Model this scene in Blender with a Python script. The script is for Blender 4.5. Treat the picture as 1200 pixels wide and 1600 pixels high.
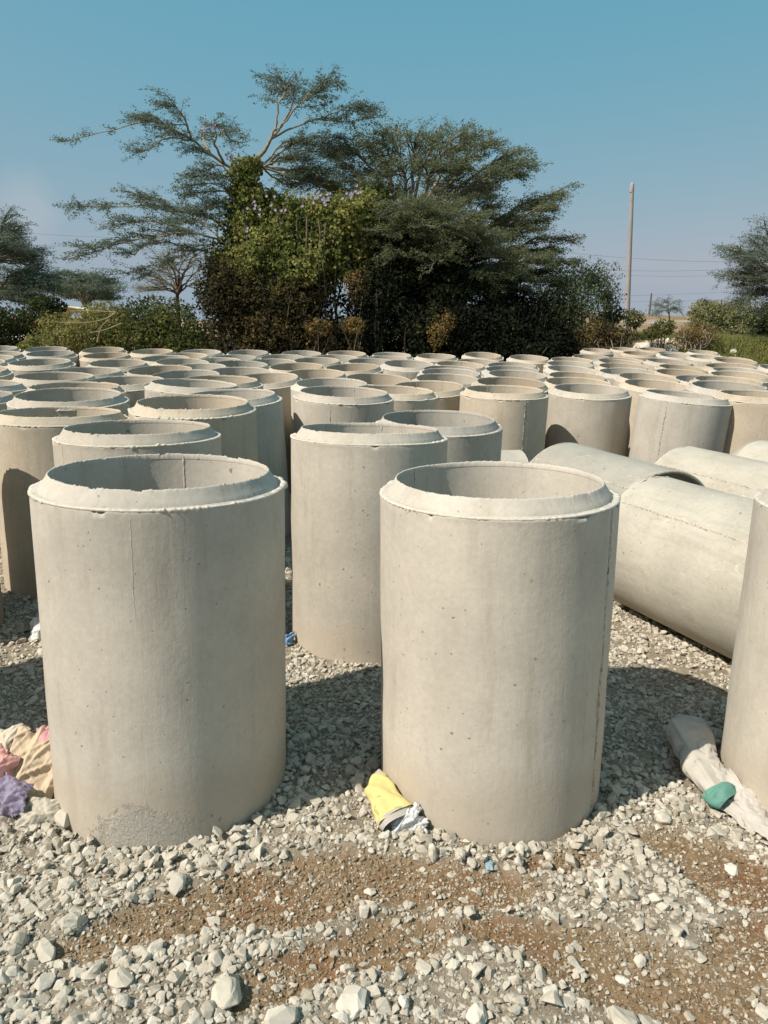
import bpy, bmesh, math, random
import numpy as np
from mathutils import Vector, Matrix
random.seed(7); RNG = np.random.default_rng(7)
S = bpy.context.scene
COL = S.collection
for o in list(bpy.data.objects): bpy.data.objects.remove(o)

# ---------------------------------------------------------------- camera
F_PX, PITCH, CAM_H, ROLL = 1130.5, 0.25512, 1.8367, 0.01901      # focal length in pixels of a 1200x1600 picture
cam_d = bpy.data.cameras.new('camera'); cam = bpy.data.objects.new('camera', cam_d); COL.objects.link(cam)
cam_d.sensor_fit = 'VERTICAL'; cam_d.sensor_height = 24.0; cam_d.lens = 24.0 * F_PX / 1600.0
cam_d.clip_start = 0.05; cam_d.clip_end = 5000
_r, _u, _f = Vector((1, 0, 0)), Vector((0, math.sin(PITCH), math.cos(PITCH))), Vector((0, math.cos(PITCH), -math.sin(PITCH)))
R_ = _r * math.cos(ROLL) + _u * math.sin(ROLL); U_ = _u * math.cos(ROLL) - _r * math.sin(ROLL)
cam.matrix_world = Matrix(((R_.x, U_.x, -_f.x, 0), (R_.y, U_.y, -_f.y, 0), (R_.z, U_.z, -_f.z, CAM_H), (0, 0, 0, 1)))
S.camera = cam
S.render.resolution_x, S.render.resolution_y = 768, 1024

# ---------------------------------------------------------------- sky and sun
SUN_EL, SUN_X, SUN_Y = math.radians(48), -0.878, -0.478
W = bpy.data.worlds.new('World'); S.world = W; W.use_nodes = True
nt = W.node_tree; nt.nodes.clear()
sky = nt.nodes.new('ShaderNodeTexSky'); sky.sky_type = 'NISHITA'; sky.sun_disc = False
sky.sun_elevation = SUN_EL; sky.sun_rotation = math.atan2(SUN_X, SUN_Y)
sky.altitude = 0; sky.air_density = 1.0; sky.dust_density = 2.0; sky.ozone_density = 5.0
bg = nt.nodes.new('ShaderNodeBackground'); bg.inputs['Strength'].default_value = 0.08
wo = nt.nodes.new('ShaderNodeOutputWorld'); sep = nt.nodes.new('ShaderNodeSeparateColor'); cmb_ = nt.nodes.new('ShaderNodeCombineColor')
tcw = nt.nodes.new('ShaderNodeTexCoord'); sv_ = nt.nodes.new('ShaderNodeSeparateXYZ'); cv_ = nt.nodes.new('ShaderNodeCombineXYZ'); mx_ = nt.nodes.new('ShaderNodeMath'); mx_.operation = 'MAXIMUM'; mx_.inputs[1].default_value = .045
nt.links.new(tcw.outputs['Generated'], sv_.inputs[0]); nt.links.new(sv_.outputs[0], cv_.inputs[0]); nt.links.new(sv_.outputs[1], cv_.inputs[1]); nt.links.new(sv_.outputs[2], mx_.inputs[0]); nt.links.new(mx_.outputs[0], cv_.inputs[2]); nt.links.new(cv_.outputs[0], sky.inputs[0])   # even haze at the horizon
nt.links.new(sky.outputs[0], sep.inputs[0])
for i_, (g_, k_) in enumerate(((1.15, 1.30), (.27, 3.32), (.10, 4.72))):        # the hazy teal grade of the sky, the same all round
    pw = nt.nodes.new('ShaderNodeMath'); pw.operation = 'POWER'; pw.inputs[1].default_value = g_; ml = nt.nodes.new('ShaderNodeMath'); ml.operation = 'MULTIPLY'; ml.inputs[1].default_value = k_
    nt.links.new(sep.outputs[i_], pw.inputs[0]); nt.links.new(pw.outputs[0], ml.inputs[0]); cl_ = nt.nodes.new('ShaderNodeMath'); cl_.operation = 'MINIMUM'; cl_.inputs[1].default_value = (5.1, 5.45, 6.1)[i_]; nt.links.new(ml.outputs[0], cl_.inputs[0]); nt.links.new(cl_.outputs[0], cmb_.inputs[i_])
# one faint thin cloud low on the left
cd_ = nt.nodes.new('ShaderNodeVectorMath'); cd_.operation = 'DISTANCE'; cd0 = (R_ * ((48 - 600) / F_PX) + U_ * ((800 - 328) / F_PX) + _f).normalized(); cd_.inputs[1].default_value = cd0
cn_ = nt.nodes.new('ShaderNodeTexNoise'); cn_.inputs['Scale'].default_value = 14; cn_.inputs['Detail'].default_value = 4; nt.links.new(tcw.outputs['Generated'], cn_.inputs['Vector']); nt.links.new(tcw.outputs['Generated'], cd_.inputs[0])
ca_ = nt.nodes.new('ShaderNodeMath'); ca_.operation = 'MULTIPLY_ADD'; ca_.inputs[1].default_value = .09; nt.links.new(cn_.outputs[0], ca_.inputs[0]); nt.links.new(cd_.outputs['Value'], ca_.inputs[2])
cr_0 = nt.nodes.new('ShaderNodeMapRange'); cr_0.inputs[1].default_value = .05; cr_0.inputs[2].default_value = .09; cr_0.inputs[3].default_value = .30; cr_0.inputs[4].default_value = 0; nt.links.new(ca_.outputs[0], cr_0.inputs[0])
cx_ = nt.nodes.new('ShaderNodeMix'); cx_.data_type = 'RGBA'; nt.links.new(cr_0.outputs[0], cx_.inputs[0]); nt.links.new(cmb_.outputs[0], cx_.inputs[6]); cx_.inputs[7].default_value = (5.9, 6.0, 6.3, 1)
nt.links.new(cx_.outputs[2], bg.inputs[0]); nt.links.new(bg.outputs[0], wo.inputs[0])
sl = bpy.data.lights.new('sun', 'SUN'); sl.energy = 5.0; sl.angle = math.radians(0.5); sl.color = (1.0, 0.935, 0.85)
so = bpy.data.objects.new('sun', sl); COL.objects.link(so)
_sv = Vector((SUN_X * math.cos(SUN_EL), SUN_Y * math.cos(SUN_EL), math.sin(SUN_EL)))
so.rotation_euler = (-_sv).to_track_quat('-Z', 'Y').to_euler(); so.location = (0, 0, 30)
S.view_settings.view_transform = 'Standard'; S.view_settings.look = 'None'; S.view_settings.gamma = 1; S.view_settings.exposure = 0.22

# ---------------------------------------------------------------- helpers
def ray(u, v):
    a, b = (u - 600) / F_PX, (800 - v) / F_PX
    return R_ * a + U_ * b + _f
def ground_at(u, v, z=0.0):                      # the point of the height z seen at a place of the photograph
    d = ray(u, v); k = (z - CAM_H) / d.z
    return np.array([d.x * k, d.y * k])
def at(u, v, y):                                 # the point at distance y along the ground
    d = ray(u, v); k = y / d.y
    return np.array([d.x * k, y, CAM_H + d.z * k])

class Noise2:
    def __init__(s, seed, n=64): s.g = np.random.default_rng(seed).random((n, n)); s.n = n
    def __call__(s, x, y, sc=1.0):
        x = np.asarray(x, float) * sc + 1000; y = np.asarray(y, float) * sc + 1000
        xi, yi = np.floor(x).astype(int), np.floor(y).astype(int); fx, fy = x - xi, y - yi
        fx, fy = fx * fx * (3 - 2 * fx), fy * fy * (3 - 2 * fy); n = s.n; g = s.g
        a, b, c, d = g[xi % n, yi % n], g[(xi + 1) % n, yi % n], g[xi % n, (yi + 1) % n], g[(xi + 1) % n, (yi + 1) % n]
        return (a * (1 - fx) + b * fx) * (1 - fy) + (c * (1 - fx) + d * fx) * fy
    def fbm(s, x, y, sc, o=4):
        r = 0; t = 0
        for k in range(o): w = .5 ** k; r = r + w * s(x, y, sc * 2 ** k + k * .37); t += w
        return r / t
N1, N2, N3 = Noise2(1), Noise2(2), Noise2(3)
def sstep(a, b, x): t = np.clip((np.asarray(x, float) - a) / (b - a), 0, 1); return t * t * (3 - 2 * t)

def mesh_np(name, V, Fq, smooth=False, attrs=None):
    """V (n,3), Fq (m,k) one face size"""
    V = np.asarray(V, np.float32); Fq = np.asarray(Fq, np.int32); m, k = Fq.shape
    me = bpy.data.meshes.new(name); me.vertices.add(len(V)); me.vertices.foreach_set('co', V.ravel())
    me.loops.add(m * k); me.loops.foreach_set('vertex_index', Fq.ravel())
    me.polygons.add(m); me.polygons.foreach_set('loop_start', np.arange(0, m * k, k, dtype=np.int32))
    if smooth: me.polygons.foreach_set('use_smooth', np.ones(m, bool))
    if attrs:
        for an, (dom, vals) in attrs.items():
            a = me.attributes.new(an, 'FLOAT', dom); a.data.foreach_set('value', np.asarray(vals, np.float32))
    me.update(calc_edges=True); return me
def link(name, me, m=None, parent=None):
    o = bpy.data.objects.new(name, me); COL.objects.link(o)
    if m is not None and not me.materials: me.materials.append(m)
    if parent is not None: o.parent = parent
    return o
def tag(o, label=None, cat=None, group=None, kind=None):
    if label: o['label'] = label
    if cat: o['category'] = cat
    if group: o['group'] = group
    if kind: o['kind'] = kind
    return o
def empty(name, loc, rz=0):
    o = bpy.data.objects.new(name, None); COL.objects.link(o); o.location = loc; o.rotation_euler = (0, 0, rz); o.empty_display_size = .1
    return o

# ---------------------------------------------------------------- materials
def newmat(name):
    m = bpy.data.materials.new(name); m.use_nodes = True; t = m.node_tree; b = t.nodes['Principled BSDF']
    b.inputs['Roughness'].default_value = .9; b.inputs['Specular IOR Level'].default_value = .2
    return m, t, b
def nd(t, typ, **kw):
    n = t.nodes.new(typ)
    for k, v in kw.items():
        if k in n.inputs.keys(): n.inputs[k].default_value = v
        else: setattr(n, k, v)
    return n
def ramp(t, src, stops):
    r = t.nodes.new('ShaderNodeValToRGB'); cr = r.color_ramp
    while len(cr.elements) < len(stops): cr.elements.new(.5)
    for e, (p, c) in zip(cr.elements, stops): e.position = p; e.color = (*c, 1) if len(c) == 3 else c
    t.links.new(src, r.inputs[0]); return r
def mix(t, f, a, b, typ='MIX'):
    m = t.nodes.new('ShaderNodeMix'); m.data_type = 'RGBA'; m.blend_type = typ
    for i, x in ((0, f), (6, a), (7, b)):
        if hasattr(x, 'links') or hasattr(x, 'is_linked'): t.links.new(x, m.inputs[i])
        else: m.inputs[i].default_value = x if i == 0 else (*x, 1)
    return m.outputs[2]
def math_(t, op, a, b=0.0):
    m = t.nodes.new('ShaderNodeMath'); m.operation = op
    for i, x in enumerate((a, b)):
        if hasattr(x, 'is_linked'): t.links.new(x, m.inputs[i])
        else: m.inputs[i].default_value = x
    return m.outputs[0]

def mat_concrete(name, base=(.495, .45, .375), rough_patch=False, lime=False):
    m, t, b = newmat(name); L = t.links.new
    tc = nd(t, 'ShaderNodeTexCoord'); tint = nd(t, 'ShaderNodeAttribute', attribute_type='OBJECT', attribute_name='tint')
    off = nd(t, 'ShaderNodeVectorMath', operation='ADD'); L(tc.outputs['Object'], off.inputs[0])
    cmb = nd(t, 'ShaderNodeCombineXYZ'); L(math_(t, 'MULTIPLY', tint.outputs['Fac'], 40.0), cmb.inputs[0]); L(math_(t, 'MULTIPLY', tint.outputs['Fac'], 23.0), cmb.inputs[2])
    L(cmb.outputs[0], off.inputs[1]); P = off.outputs[0]
    n1 = nd(t, 'ShaderNodeTexNoise', Scale=2.2, Detail=5, Roughness=.6); L(P, n1.inputs['Vector'])
    mp = nd(t, 'ShaderNodeMapping'); mp.inputs['Scale'].default_value = (7, 7, .9); L(P, mp.inputs[0])
    n2 = nd(t, 'ShaderNodeTexNoise', Scale=1.6, Detail=6, Roughness=.65); L(mp.outputs[0], n2.inputs['Vector'])
    n3 = nd(t, 'ShaderNodeTexNoise', Scale=45, Detail=4, Roughness=.7); L(P, n3.inputs['Vector'])
    c0 = tuple(x * .84 for x in base); c1 = tuple(min(1, x * 1.1) for x in base)
    r1 = ramp(t, n1.outputs[0], [(.3, c0), (.68, c1)])
    streak = ramp(t, n2.outputs[0], [(.30, (.80, .78, .74)), (.46, (1, 1, 1)), (.72, (1.04, 1.03, 1.01))])
    col = mix(t, .65, r1.outputs[0], streak.outputs[0], 'MULTIPLY')
    fine = ramp(t, n3.outputs[0], [(.3, (.9, .9, .9)), (.7, (1.07, 1.07, 1.07))])
    col = mix(t, .8, col, fine.outputs[0], 'MULTIPLY')
    # tint per pipe
    tr = ramp(t, tint.outputs['Fac'], [(0, (.78, .80, .82)), (.3, (1.04, 1.04, 1.04)), (.5, (.90, .89, .87)), (.78, (1.05, .99, .90)), (1, (.84, .78, .70))])
    col = mix(t, 1.0, col, tr.outputs[0], 'MULTIPLY')
    # bug holes
    v = nd(t, 'ShaderNodeTexVoronoi', Scale=15); v.inputs['Randomness'].default_value = 1.0
    nz = nd(t, 'ShaderNodeTexNoise', Scale=38, Detail=3, Roughness=.7); L(P, nz.inputs['Vector']); va = nd(t, 'ShaderNodeVectorMath', operation='SCALE'); va.inputs['Scale'].default_value = .035; L(nz.outputs['Color'], va.inputs[0]); vb = nd(t, 'ShaderNodeVectorMath', operation='ADD'); L(P, vb.inputs[0]); L(va.outputs[0], vb.inputs[1]); L(vb.outputs[0], v.inputs['Vector'])
    wob = nd(t, 'ShaderNodeTexNoise', Scale=3.5, Detail=2); L(P, wob.inputs['Vector'])
    thr = math_(t, 'MULTIPLY', math_(t, 'MAXIMUM', math_(t, 'SUBTRACT', wob.outputs[0], .47), 0.0), .6)
    pit = math_(t, 'LESS_THAN', math_(t, 'ADD', v.outputs['Distance'], math_(t, 'MULTIPLY', n3.outputs[0], .06)), math_(t, 'ADD', thr, .025))
    v2 = nd(t, 'ShaderNodeTexVoronoi', Scale=42); L(vb.outputs[0], v2.inputs['Vector'])
    sel = nd(t, 'ShaderNodeSeparateColor'); L(v2.outputs['Color'], sel.inputs[0])
    pit2 = math_(t, 'MULTIPLY', math_(t, 'LESS_THAN', v2.outputs['Distance'], .13), math_(t, 'GREATER_THAN', sel.outputs[0], .87))
    pits = math_(t, 'MAXIMUM', pit, pit2)
    col = mix(t, math_(t, 'MULTIPLY', pits, .7), col, (.13, .115, .09))
    # lime smears and scuffs
    mp2 = nd(t, 'ShaderNodeMapping'); mp2.inputs['Scale'].default_value = (3, 3, 1.3); mp2.inputs['Rotation'].default_value = (.5, .4, .2); L(P, mp2.inputs[0])
    n4 = nd(t, 'ShaderNodeTexNoise', Scale=4, Detail=7, Roughness=.75, Distortion=1.2); L(mp2.outputs[0], n4.inputs['Vector'])
    sm = ramp(t, n4.outputs[0], [(.60, (0, 0, 0)), (.70, (1, 1, 1))])
    col = mix(t, math_(t, 'MULTIPLY', sm.outputs[0], .6 if lime else .35), col, (.62, .57, .46) if lime else (.56, .52, .44))
    if lime:
        n5 = nd(t, 'ShaderNodeTexNoise', Scale=6, Detail=8, Roughness=.8, Distortion=2.0); L(P, n5.inputs['Vector'])
        dk = ramp(t, n5.outputs[0], [(.56, (0, 0, 0)), (.64, (1, 1, 1))]); col = mix(t, math_(t, 'MULTIPLY', dk.outputs[0], .45), col, (.30, .27, .21))
    # ground splash at the foot
    sx = nd(t, 'ShaderNodeSeparateXYZ'); L(tc.outputs['Object'], sx.inputs[0])
    hgt = math_(t, 'SUBTRACT', n1.outputs[0], .25)
    if not lime:
        ft = ramp(t, math_(t, 'SUBTRACT', math_(t, 'MULTIPLY', sx.outputs[2], 3.0), math_(t, 'MULTIPLY', hgt, 1.6)), [(.0, (1, 1, 1)), (.35, (0, 0, 0))])
        col = mix(t, math_(t, 'MULTIPLY', ft.outputs[0], .45), col, (.40, .33, .24))
    bh = math_(t, 'ADD', math_(t, 'MULTIPLY', n3.outputs[0], .35), math_(t, 'MULTIPLY', pits, -1.0)); bh = math_(t, 'ADD', bh, math_(t, 'MULTIPLY', n2.outputs[0], .8))
    dist = .005
    if rough_patch:   # honeycombed concrete low on the front of this pipe
        ax = math_(t, 'SUBTRACT', sx.outputs[0], rough_patch[0]); az = math_(t, 'SUBTRACT', sx.outputs[2], .02)
        dd = math_(t, 'ADD', math_(t, 'POWER', math_(t, 'MULTIPLY', ax, 5.2), 2.0), math_(t, 'POWER', math_(t, 'MULTIPLY', math_(t, 'ABSOLUTE', az), 6.6), 2.0))
        dd = math_(t, 'ADD', dd, math_(t, 'MULTIPLY', math_(t, 'SUBTRACT', n3.outputs[0], .5), 1.6)); dd = math_(t, 'ADD', dd, math_(t, 'MULTIPLY', math_(t, 'SUBTRACT', n4.outputs[0], .5), 2.5))
        fr = math_(t, 'LESS_THAN', sx.outputs[1], 0.0)
        msk = math_(t, 'MULTIPLY', ramp(t, dd, [(.45, (1, 1, 1)), (1.0, (0, 0, 0))]).outputs[0], fr)
        vv = nd(t, 'ShaderNodeTexVoronoi', Scale=75); L(P, vv.inputs['Vector']); vn = nd(t, 'ShaderNodeTexNoise', Scale=120, Detail=6, Roughness=.8); L(P, vn.inputs['Vector'])
        rc = ramp(t, vn.outputs[0], [(.33, (.26, .235, .19)), (.48, (.47, .44, .375)), (.7, (.60, .57, .49))])
        col = mix(t, math_(t, 'MULTIPLY', msk, .8), col, rc.outputs[0])
        bh = math_(t, 'ADD', bh, math_(t, 'MULTIPLY', math_(t, 'MULTIPLY', msk, math_(t, 'ADD', math_(t, 'MULTIPLY', vv.outputs['Distance'], .35), math_(t, 'MULTIPLY', vn.outputs[0], 1.6))), 2.4))
    bp = nd(t, 'ShaderNodeBump', Strength=.65, Distance=dist); L(bh, bp.inputs['Height'])
    L(col, b.inputs['Base Color']); L(bp.outputs[0], b.inputs['Normal']); b.inputs['Roughness'].default_value = .92
    return m
M_CONC = mat_concrete('concrete_mould_face'); M_LYING = mat_concrete('concrete_limed', base=(.44, .405, .33), lime=True)
M_MORTAR, t, b = newmat('mortar_crumb'); n = nd(t, 'ShaderNodeTexNoise', Scale=60, Detail=4); L_ = t.links.new; tc_ = nd(t, 'ShaderNodeTexCoord'); L_(tc_.outputs['Object'], n.inputs['Vector'])
L_(ramp(t, n.outputs[0], [(.3, (.46, .41, .33)), (.7, (.63, .58, .48))]).outputs[0], b.inputs['Base Color'])
M_SEAM, t, b = newmat('rough_seam_concrete'); n = nd(t, 'ShaderNodeTexNoise', Scale=50, Detail=5, Roughness=.8); tc_ = nd(t, 'ShaderNodeTexCoord'); t.links.new(tc_.outputs['Object'], n.inputs['Vector'])
t.links.new(ramp(t, n.outputs[0], [(.38, (.17, .15, .115)), (.52, (.44, .39, .31)), (.7, (.55, .50, .41))]).outputs[0], b.inputs['Base Color'])

def mat_simple(name, c, rough=.85, noise=None, trans=None, bump=None):
    m, t, b = newmat(name); b.inputs['Roughness'].default_value = rough
    if noise:
        n = nd(t, 'ShaderNodeTexNoise', Scale=noise[0], Detail=5, Roughness=.65); tc = nd(t, 'ShaderNodeTexCoord'); t.links.new(tc.outputs['Object'], n.inputs['Vector'])
        r = ramp(t, n.outputs[0], [(.3, tuple(x * (1 - noise[1]) for x in c)), (.7, tuple(min(1, x * (1 + noise[1])) for x in c))]); t.links.new(r.outputs[0], b.inputs['Base Color'])
        if bump: bp = nd(t, 'ShaderNodeBump', Strength=.6, Distance=bump); t.links.new(n.outputs[0], bp.inputs['Height']); t.links.new(bp.outputs[0], b.inputs['Normal'])
    else: b.inputs['Base Color'].default_value = (*c, 1)
    return m
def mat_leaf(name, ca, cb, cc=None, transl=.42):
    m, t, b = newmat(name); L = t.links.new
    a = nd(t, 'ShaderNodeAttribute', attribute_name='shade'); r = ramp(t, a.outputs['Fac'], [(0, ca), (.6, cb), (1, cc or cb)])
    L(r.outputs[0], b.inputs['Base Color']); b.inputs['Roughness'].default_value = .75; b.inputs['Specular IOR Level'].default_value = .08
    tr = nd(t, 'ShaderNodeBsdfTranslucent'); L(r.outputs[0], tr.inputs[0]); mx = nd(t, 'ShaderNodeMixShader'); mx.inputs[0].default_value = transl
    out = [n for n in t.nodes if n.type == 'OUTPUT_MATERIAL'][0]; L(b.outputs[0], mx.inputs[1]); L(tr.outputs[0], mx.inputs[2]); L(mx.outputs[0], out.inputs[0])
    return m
M_ACACIA = mat_leaf('acacia_leaflets', (.10, .13, .065), (.18, .20, .095), (.28, .26, .12))
M_ACACIA_B = mat_leaf('bluish_acacia_leaflets', (.085, .125, .09), (.15, .19, .13), (.22, .24, .16))
M_ACACIA_Y = mat_leaf('acacia_dry_leaflets', (.13, .14, .045), (.23, .23, .075), (.34, .27, .10))
M_VINE = mat_leaf('creeper_leaves', (.07, .105, .03), (.175, .20, .055), (.32, .30, .10))
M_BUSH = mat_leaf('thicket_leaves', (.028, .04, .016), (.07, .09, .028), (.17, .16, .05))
M_SHADED = mat_leaf('shade_toned_leaves', (.009, .013, .008), (.022, .028, .013), (.085, .085, .035))  # leaf colours darkened to stand for the shade under the overhanging crown
M_BROWN = mat_leaf('dry_thicket_leaves', (.03, .028, .015), (.085, .07, .03), (.24, .165, .06))
M_DRYGRASS = mat_leaf('dry_grass_blades', (.16, .18, .05), (.30, .30, .10), (.42, .38, .18))
M_FLOWER = mat_simple('morning_glory_petals', (.50, .44, .58), .7)
M_BARK_Y = mat_simple('fever_tree_bark', (.27, .21, .12), .85, (14, .35))
M_BARK = mat_simple('grey_brown_bark', (.13, .10, .07), .9, (12, .4))
M_BARK_P = mat_simple('pale_pinkish_bark', (.34, .27, .2), .9, (12, .3))

# ---------------------------------------------------------------- ground
PATCH = [  # bare soil: photograph ellipses (u, v, ru, rv, angle)
 (255, 1440, 170, 36, -14), (440, 1395, 150, 58, -12), (690, 1385, 150, 46, 4), (600, 1470, 100, 42, -8), (1090, 1330, 125, 36, 14), (1150, 1375, 90, 34, 10),
 (1000, 1520, 190, 62, 10), (800, 1470, 90, 26, 5), (440, 1530, 100, 42, -30), (1170, 1480, 90, 60, 0), (880, 1345, 60, 14, 0)]
def _patch_world():
    out = []
    for u, v, ru, rv, a in PATCH:
        c = ground_at(u, v); ca, sa = math.cos(math.radians(a)), math.sin(math.radians(a))
        e1 = ground_at(u + ru * ca, v + ru * sa) - c; e2 = ground_at(u - rv * sa, v + rv * ca) - c
        out.append((c, np.linalg.inv(np.stack([e1, e2], 1))))
    return out
PW = _patch_world()
def soil(x, y):
    x = np.asarray(x, float); y = np.asarray(y, float); m = np.zeros_like(x)
    wx = (N1.fbm(x, y, 3.1) - .5) * .5; wy = (N2.fbm(x, y, 3.3) - .5) * .5
    for c, A in PW:
        dx, dy = x + wx * .35 - c[0], y + wy * .35 - c[1]
        q = (A[0, 0] * dx + A[0, 1] * dy) ** 2 + (A[1, 0] * dx + A[1, 1] * dy) ** 2
        m = np.maximum(m, 1 - sstep(.55, 1.5, q))
    return m
def height(x, y):
    x = np.asarray(x, float); y = np.asarray(y, float)
    near = 1 - sstep(6, 9, y)
    s = soil(x, y) * near
    h = .022 * (1 - s) * near - .01 + (N1.fbm(x, y, 2.0, 3) - .5) * .03 * near + (N2.fbm(x, y, 14, 4) - .5) * .016 * near + (N3.fbm(x, y, 50, 3) - .5) * .008 * near
    h = h - .02 * (1 - near)
    # rough waste ground rising behind the yard
    bank = 23.4 + .6 * N3(x, y, .5)
    r = sstep(4.2, 7.2, x) * sstep(bank, bank + 1.9, y) * (1.28 + .25 * N1.fbm(x, y, .8, 3)) + sstep(4, 8, x) * sstep(27, 45, y) * .3
    r = r + sstep(2, 8, x) * (1 - sstep(26, 40, x)) * 1.25 * np.exp(-((y - 52) / 9) ** 2) * (.6 + .8 * N3.fbm(x, y, .09, 3))
    r = r + (1 - sstep(-3, 3, x)) * sstep(21, 27, y) * .5
    return h + r + (N2.fbm(x, y, .35, 3) - .5) * .35 * sstep(27, 34, y)
def axis(lo, hi, fine_lo, fine_hi, step, grow=1.18):
    a = list(np.arange(fine_lo, fine_hi, step)); s = step; p = fine_hi
    while p < hi: a.append(p); s = min(s * grow, 60); p += s
    a.append(hi); s = step; p = fine_lo - step
    while p > lo: a.insert(0, p); s = min(s * grow, 60); p -= s
    a.insert(0, lo); return np.array(a)
gx = axis(-1500, 1500, -2.0, 2.2, .017); gy = axis(-40, 3000, 1.3, 4.3, .017)
X, Y = np.meshgrid(gx, gy); Z = height(X, Y)
Z = np.where(Y > 80, 1.2 * sstep(2, 9, X), Z) * np.where(Y > 80, 1 - sstep(80, 200, Y), 1)
nxg, nyg = len(gx), len(gy); idx = np.arange(nxg * nyg).reshape(nyg, nxg)
Fg = np.stack([idx[:-1, :-1], idx[:-1, 1:], idx[1:, 1:], idx[1:, :-1]], -1).reshape(-1, 4)
me = mesh_np('ground', np.stack([X, Y, Z], -1).reshape(-1, 3), Fg, True, {'soil': ('POINT', soil(X, Y).ravel())})
m, t, b = newmat('ground_soil_and_stone_dust'); L = t.links.new
tc = nd(t, 'ShaderNodeTexCoord'); P = tc.outputs['Object']
at_ = nd(t, 'ShaderNodeAttribute', attribute_name='soil')
n1 = nd(t, 'ShaderNodeTexNoise', Scale=1.7, Detail=6, Roughness=.6); L(P, n1.inputs['Vector'])
n2 = nd(t, 'ShaderNodeTexNoise', Scale=30, Detail=7, Roughness=.75); L(P, n2.inputs['Vector'])
n3 = nd(t, 'ShaderNodeTexNoise', Scale=150, Detail=4, Roughness=.7); L(P, n3.inputs['Vector'])
soilc = ramp(t, n1.outputs[0], [(.35, (.24, .125, .06)), (.5, (.25, .165, .088)), (.66, (.28, .21, .125))])
soilc2 = mix(t, 1.0, soilc.outputs[0], ramp(t, n2.outputs[0], [(.3, (.62, .6, .58)), (.7, (1.25, 1.25, 1.25))]).outputs[0], 'MULTIPLY')
grc = ramp(t, n2.outputs[0], [(.3, (.17, .135, .09)), (.6, (.32, .27, .20)), (.75, (.44, .39, .31))])
col = mix(t, at_.outputs['Fac'], grc.outputs[0], soilc2)
vo = nd(t, 'ShaderNodeTexVoronoi', Scale=110); L(P, vo.inputs['Vector'])
sc_ = nd(t, 'ShaderNodeSeparateColor'); L(vo.outputs['Color'], sc_.inputs[0])
spk = math_(t, 'MULTIPLY', math_(t, 'LESS_THAN', vo.outputs['Distance'], .36), math_(t, 'GREATER_THAN', sc_.outputs[0], .72))
col = mix(t, math_(t, 'MULTIPLY', spk, .6), col, (.46, .42, .34))
# far ground: red-brown waste soil with dry growth
sx = nd(t, 'ShaderNodeSeparateXYZ'); L(P, sx.inputs[0])
nf = nd(t, 'ShaderNodeTexNoise', Scale=.35, Detail=7, Roughness=.7); L(P, nf.inputs['Vector'])
farc = ramp(t, nf.outputs[0], [(.34, (.12, .12, .05)), (.46, (.20, .16, .08)), (.54, (.27, .17, .10)), (.64, (.33, .29, .21))])
farm = ramp(t, math_(t, 'MULTIPLY', math_(t, 'SUBTRACT', sx.outputs[1], 20.0), .2), [(0, (0, 0, 0)), (1, (1, 1, 1))])
col = mix(t, farm.outputs[0], col, farc.outputs[0])
L(col, b.inputs['Base Color'])
bh = math_(t, 'ADD', math_(t, 'MULTIPLY', n2.outputs[0], 1.0), math_(t, 'MULTIPLY', n3.outputs[0], .5)); bh = math_(t, 'ADD', bh, math_(t, 'MULTIPLY', spk, .35))
bp = nd(t, 'ShaderNodeBump', Strength=.9, Distance=.012); L(bh, bp.inputs['Height']); L(bp.outputs[0], b.inputs['Normal']); b.inputs['Roughness'].default_value = .97
tag(link('ground', me, m), kind='structure')

# ---------------------------------------------------------------- concrete pipes
RO, RI, LB, SP = .450, .3844, 1.1658, .0536          # outer and inner radius, barrel length, spigot height
H_ALL = LB + SP
def wob(n, amp, seed, octs=((3, 1), (7, .6), (17, .4), (41, .35), (97, .3))):
    r = np.random.default_rng(seed); a = np.linspace(0, 2 * np.pi, n, endpoint=False); v = np.zeros(n)
    for k, w in octs: v += w * np.sin(k * a + r.uniform(0, 6.28)) * r.uniform(.5, 1)
    return v * amp
def rag(n, amp, seed, p=.35, width=2):
    """jagged noise: random spikes"""
    r = np.random.default_rng(seed); v = np.where(r.random(n) < p, r.random(n) ** 2.2, r.random(n) * .12)
    k = np.ones(width) / width; v = np.convolve(np.r_[v, v[:width]], k, 'same')[:n]
    return v * amp
def loft(rings, close=False):
    n = len(rings[0]); V = np.concatenate(rings); F = []
    a = np.arange(n); b_ = np.roll(a, -1)
    for i in range(len(rings) - 1):
        F.append(np.stack([a + i * n, b_ + i * n, b_ + (i + 1) * n, a + (i + 1) * n], 1))
    if close: i = len(rings) - 1; F.append(np.stack([a + i * n, b_ + i * n, b_, a], 1))
    return V, np.concatenate(F)
def ringp(r, z, n):
    a = np.linspace(0, 2 * np.pi, n, endpoint=False); r = np.broadcast_to(r, n); z = np.broadcast_to(z, n)
    return np.stack([r * np.cos(a), r * np.sin(a), z], 1)
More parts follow.
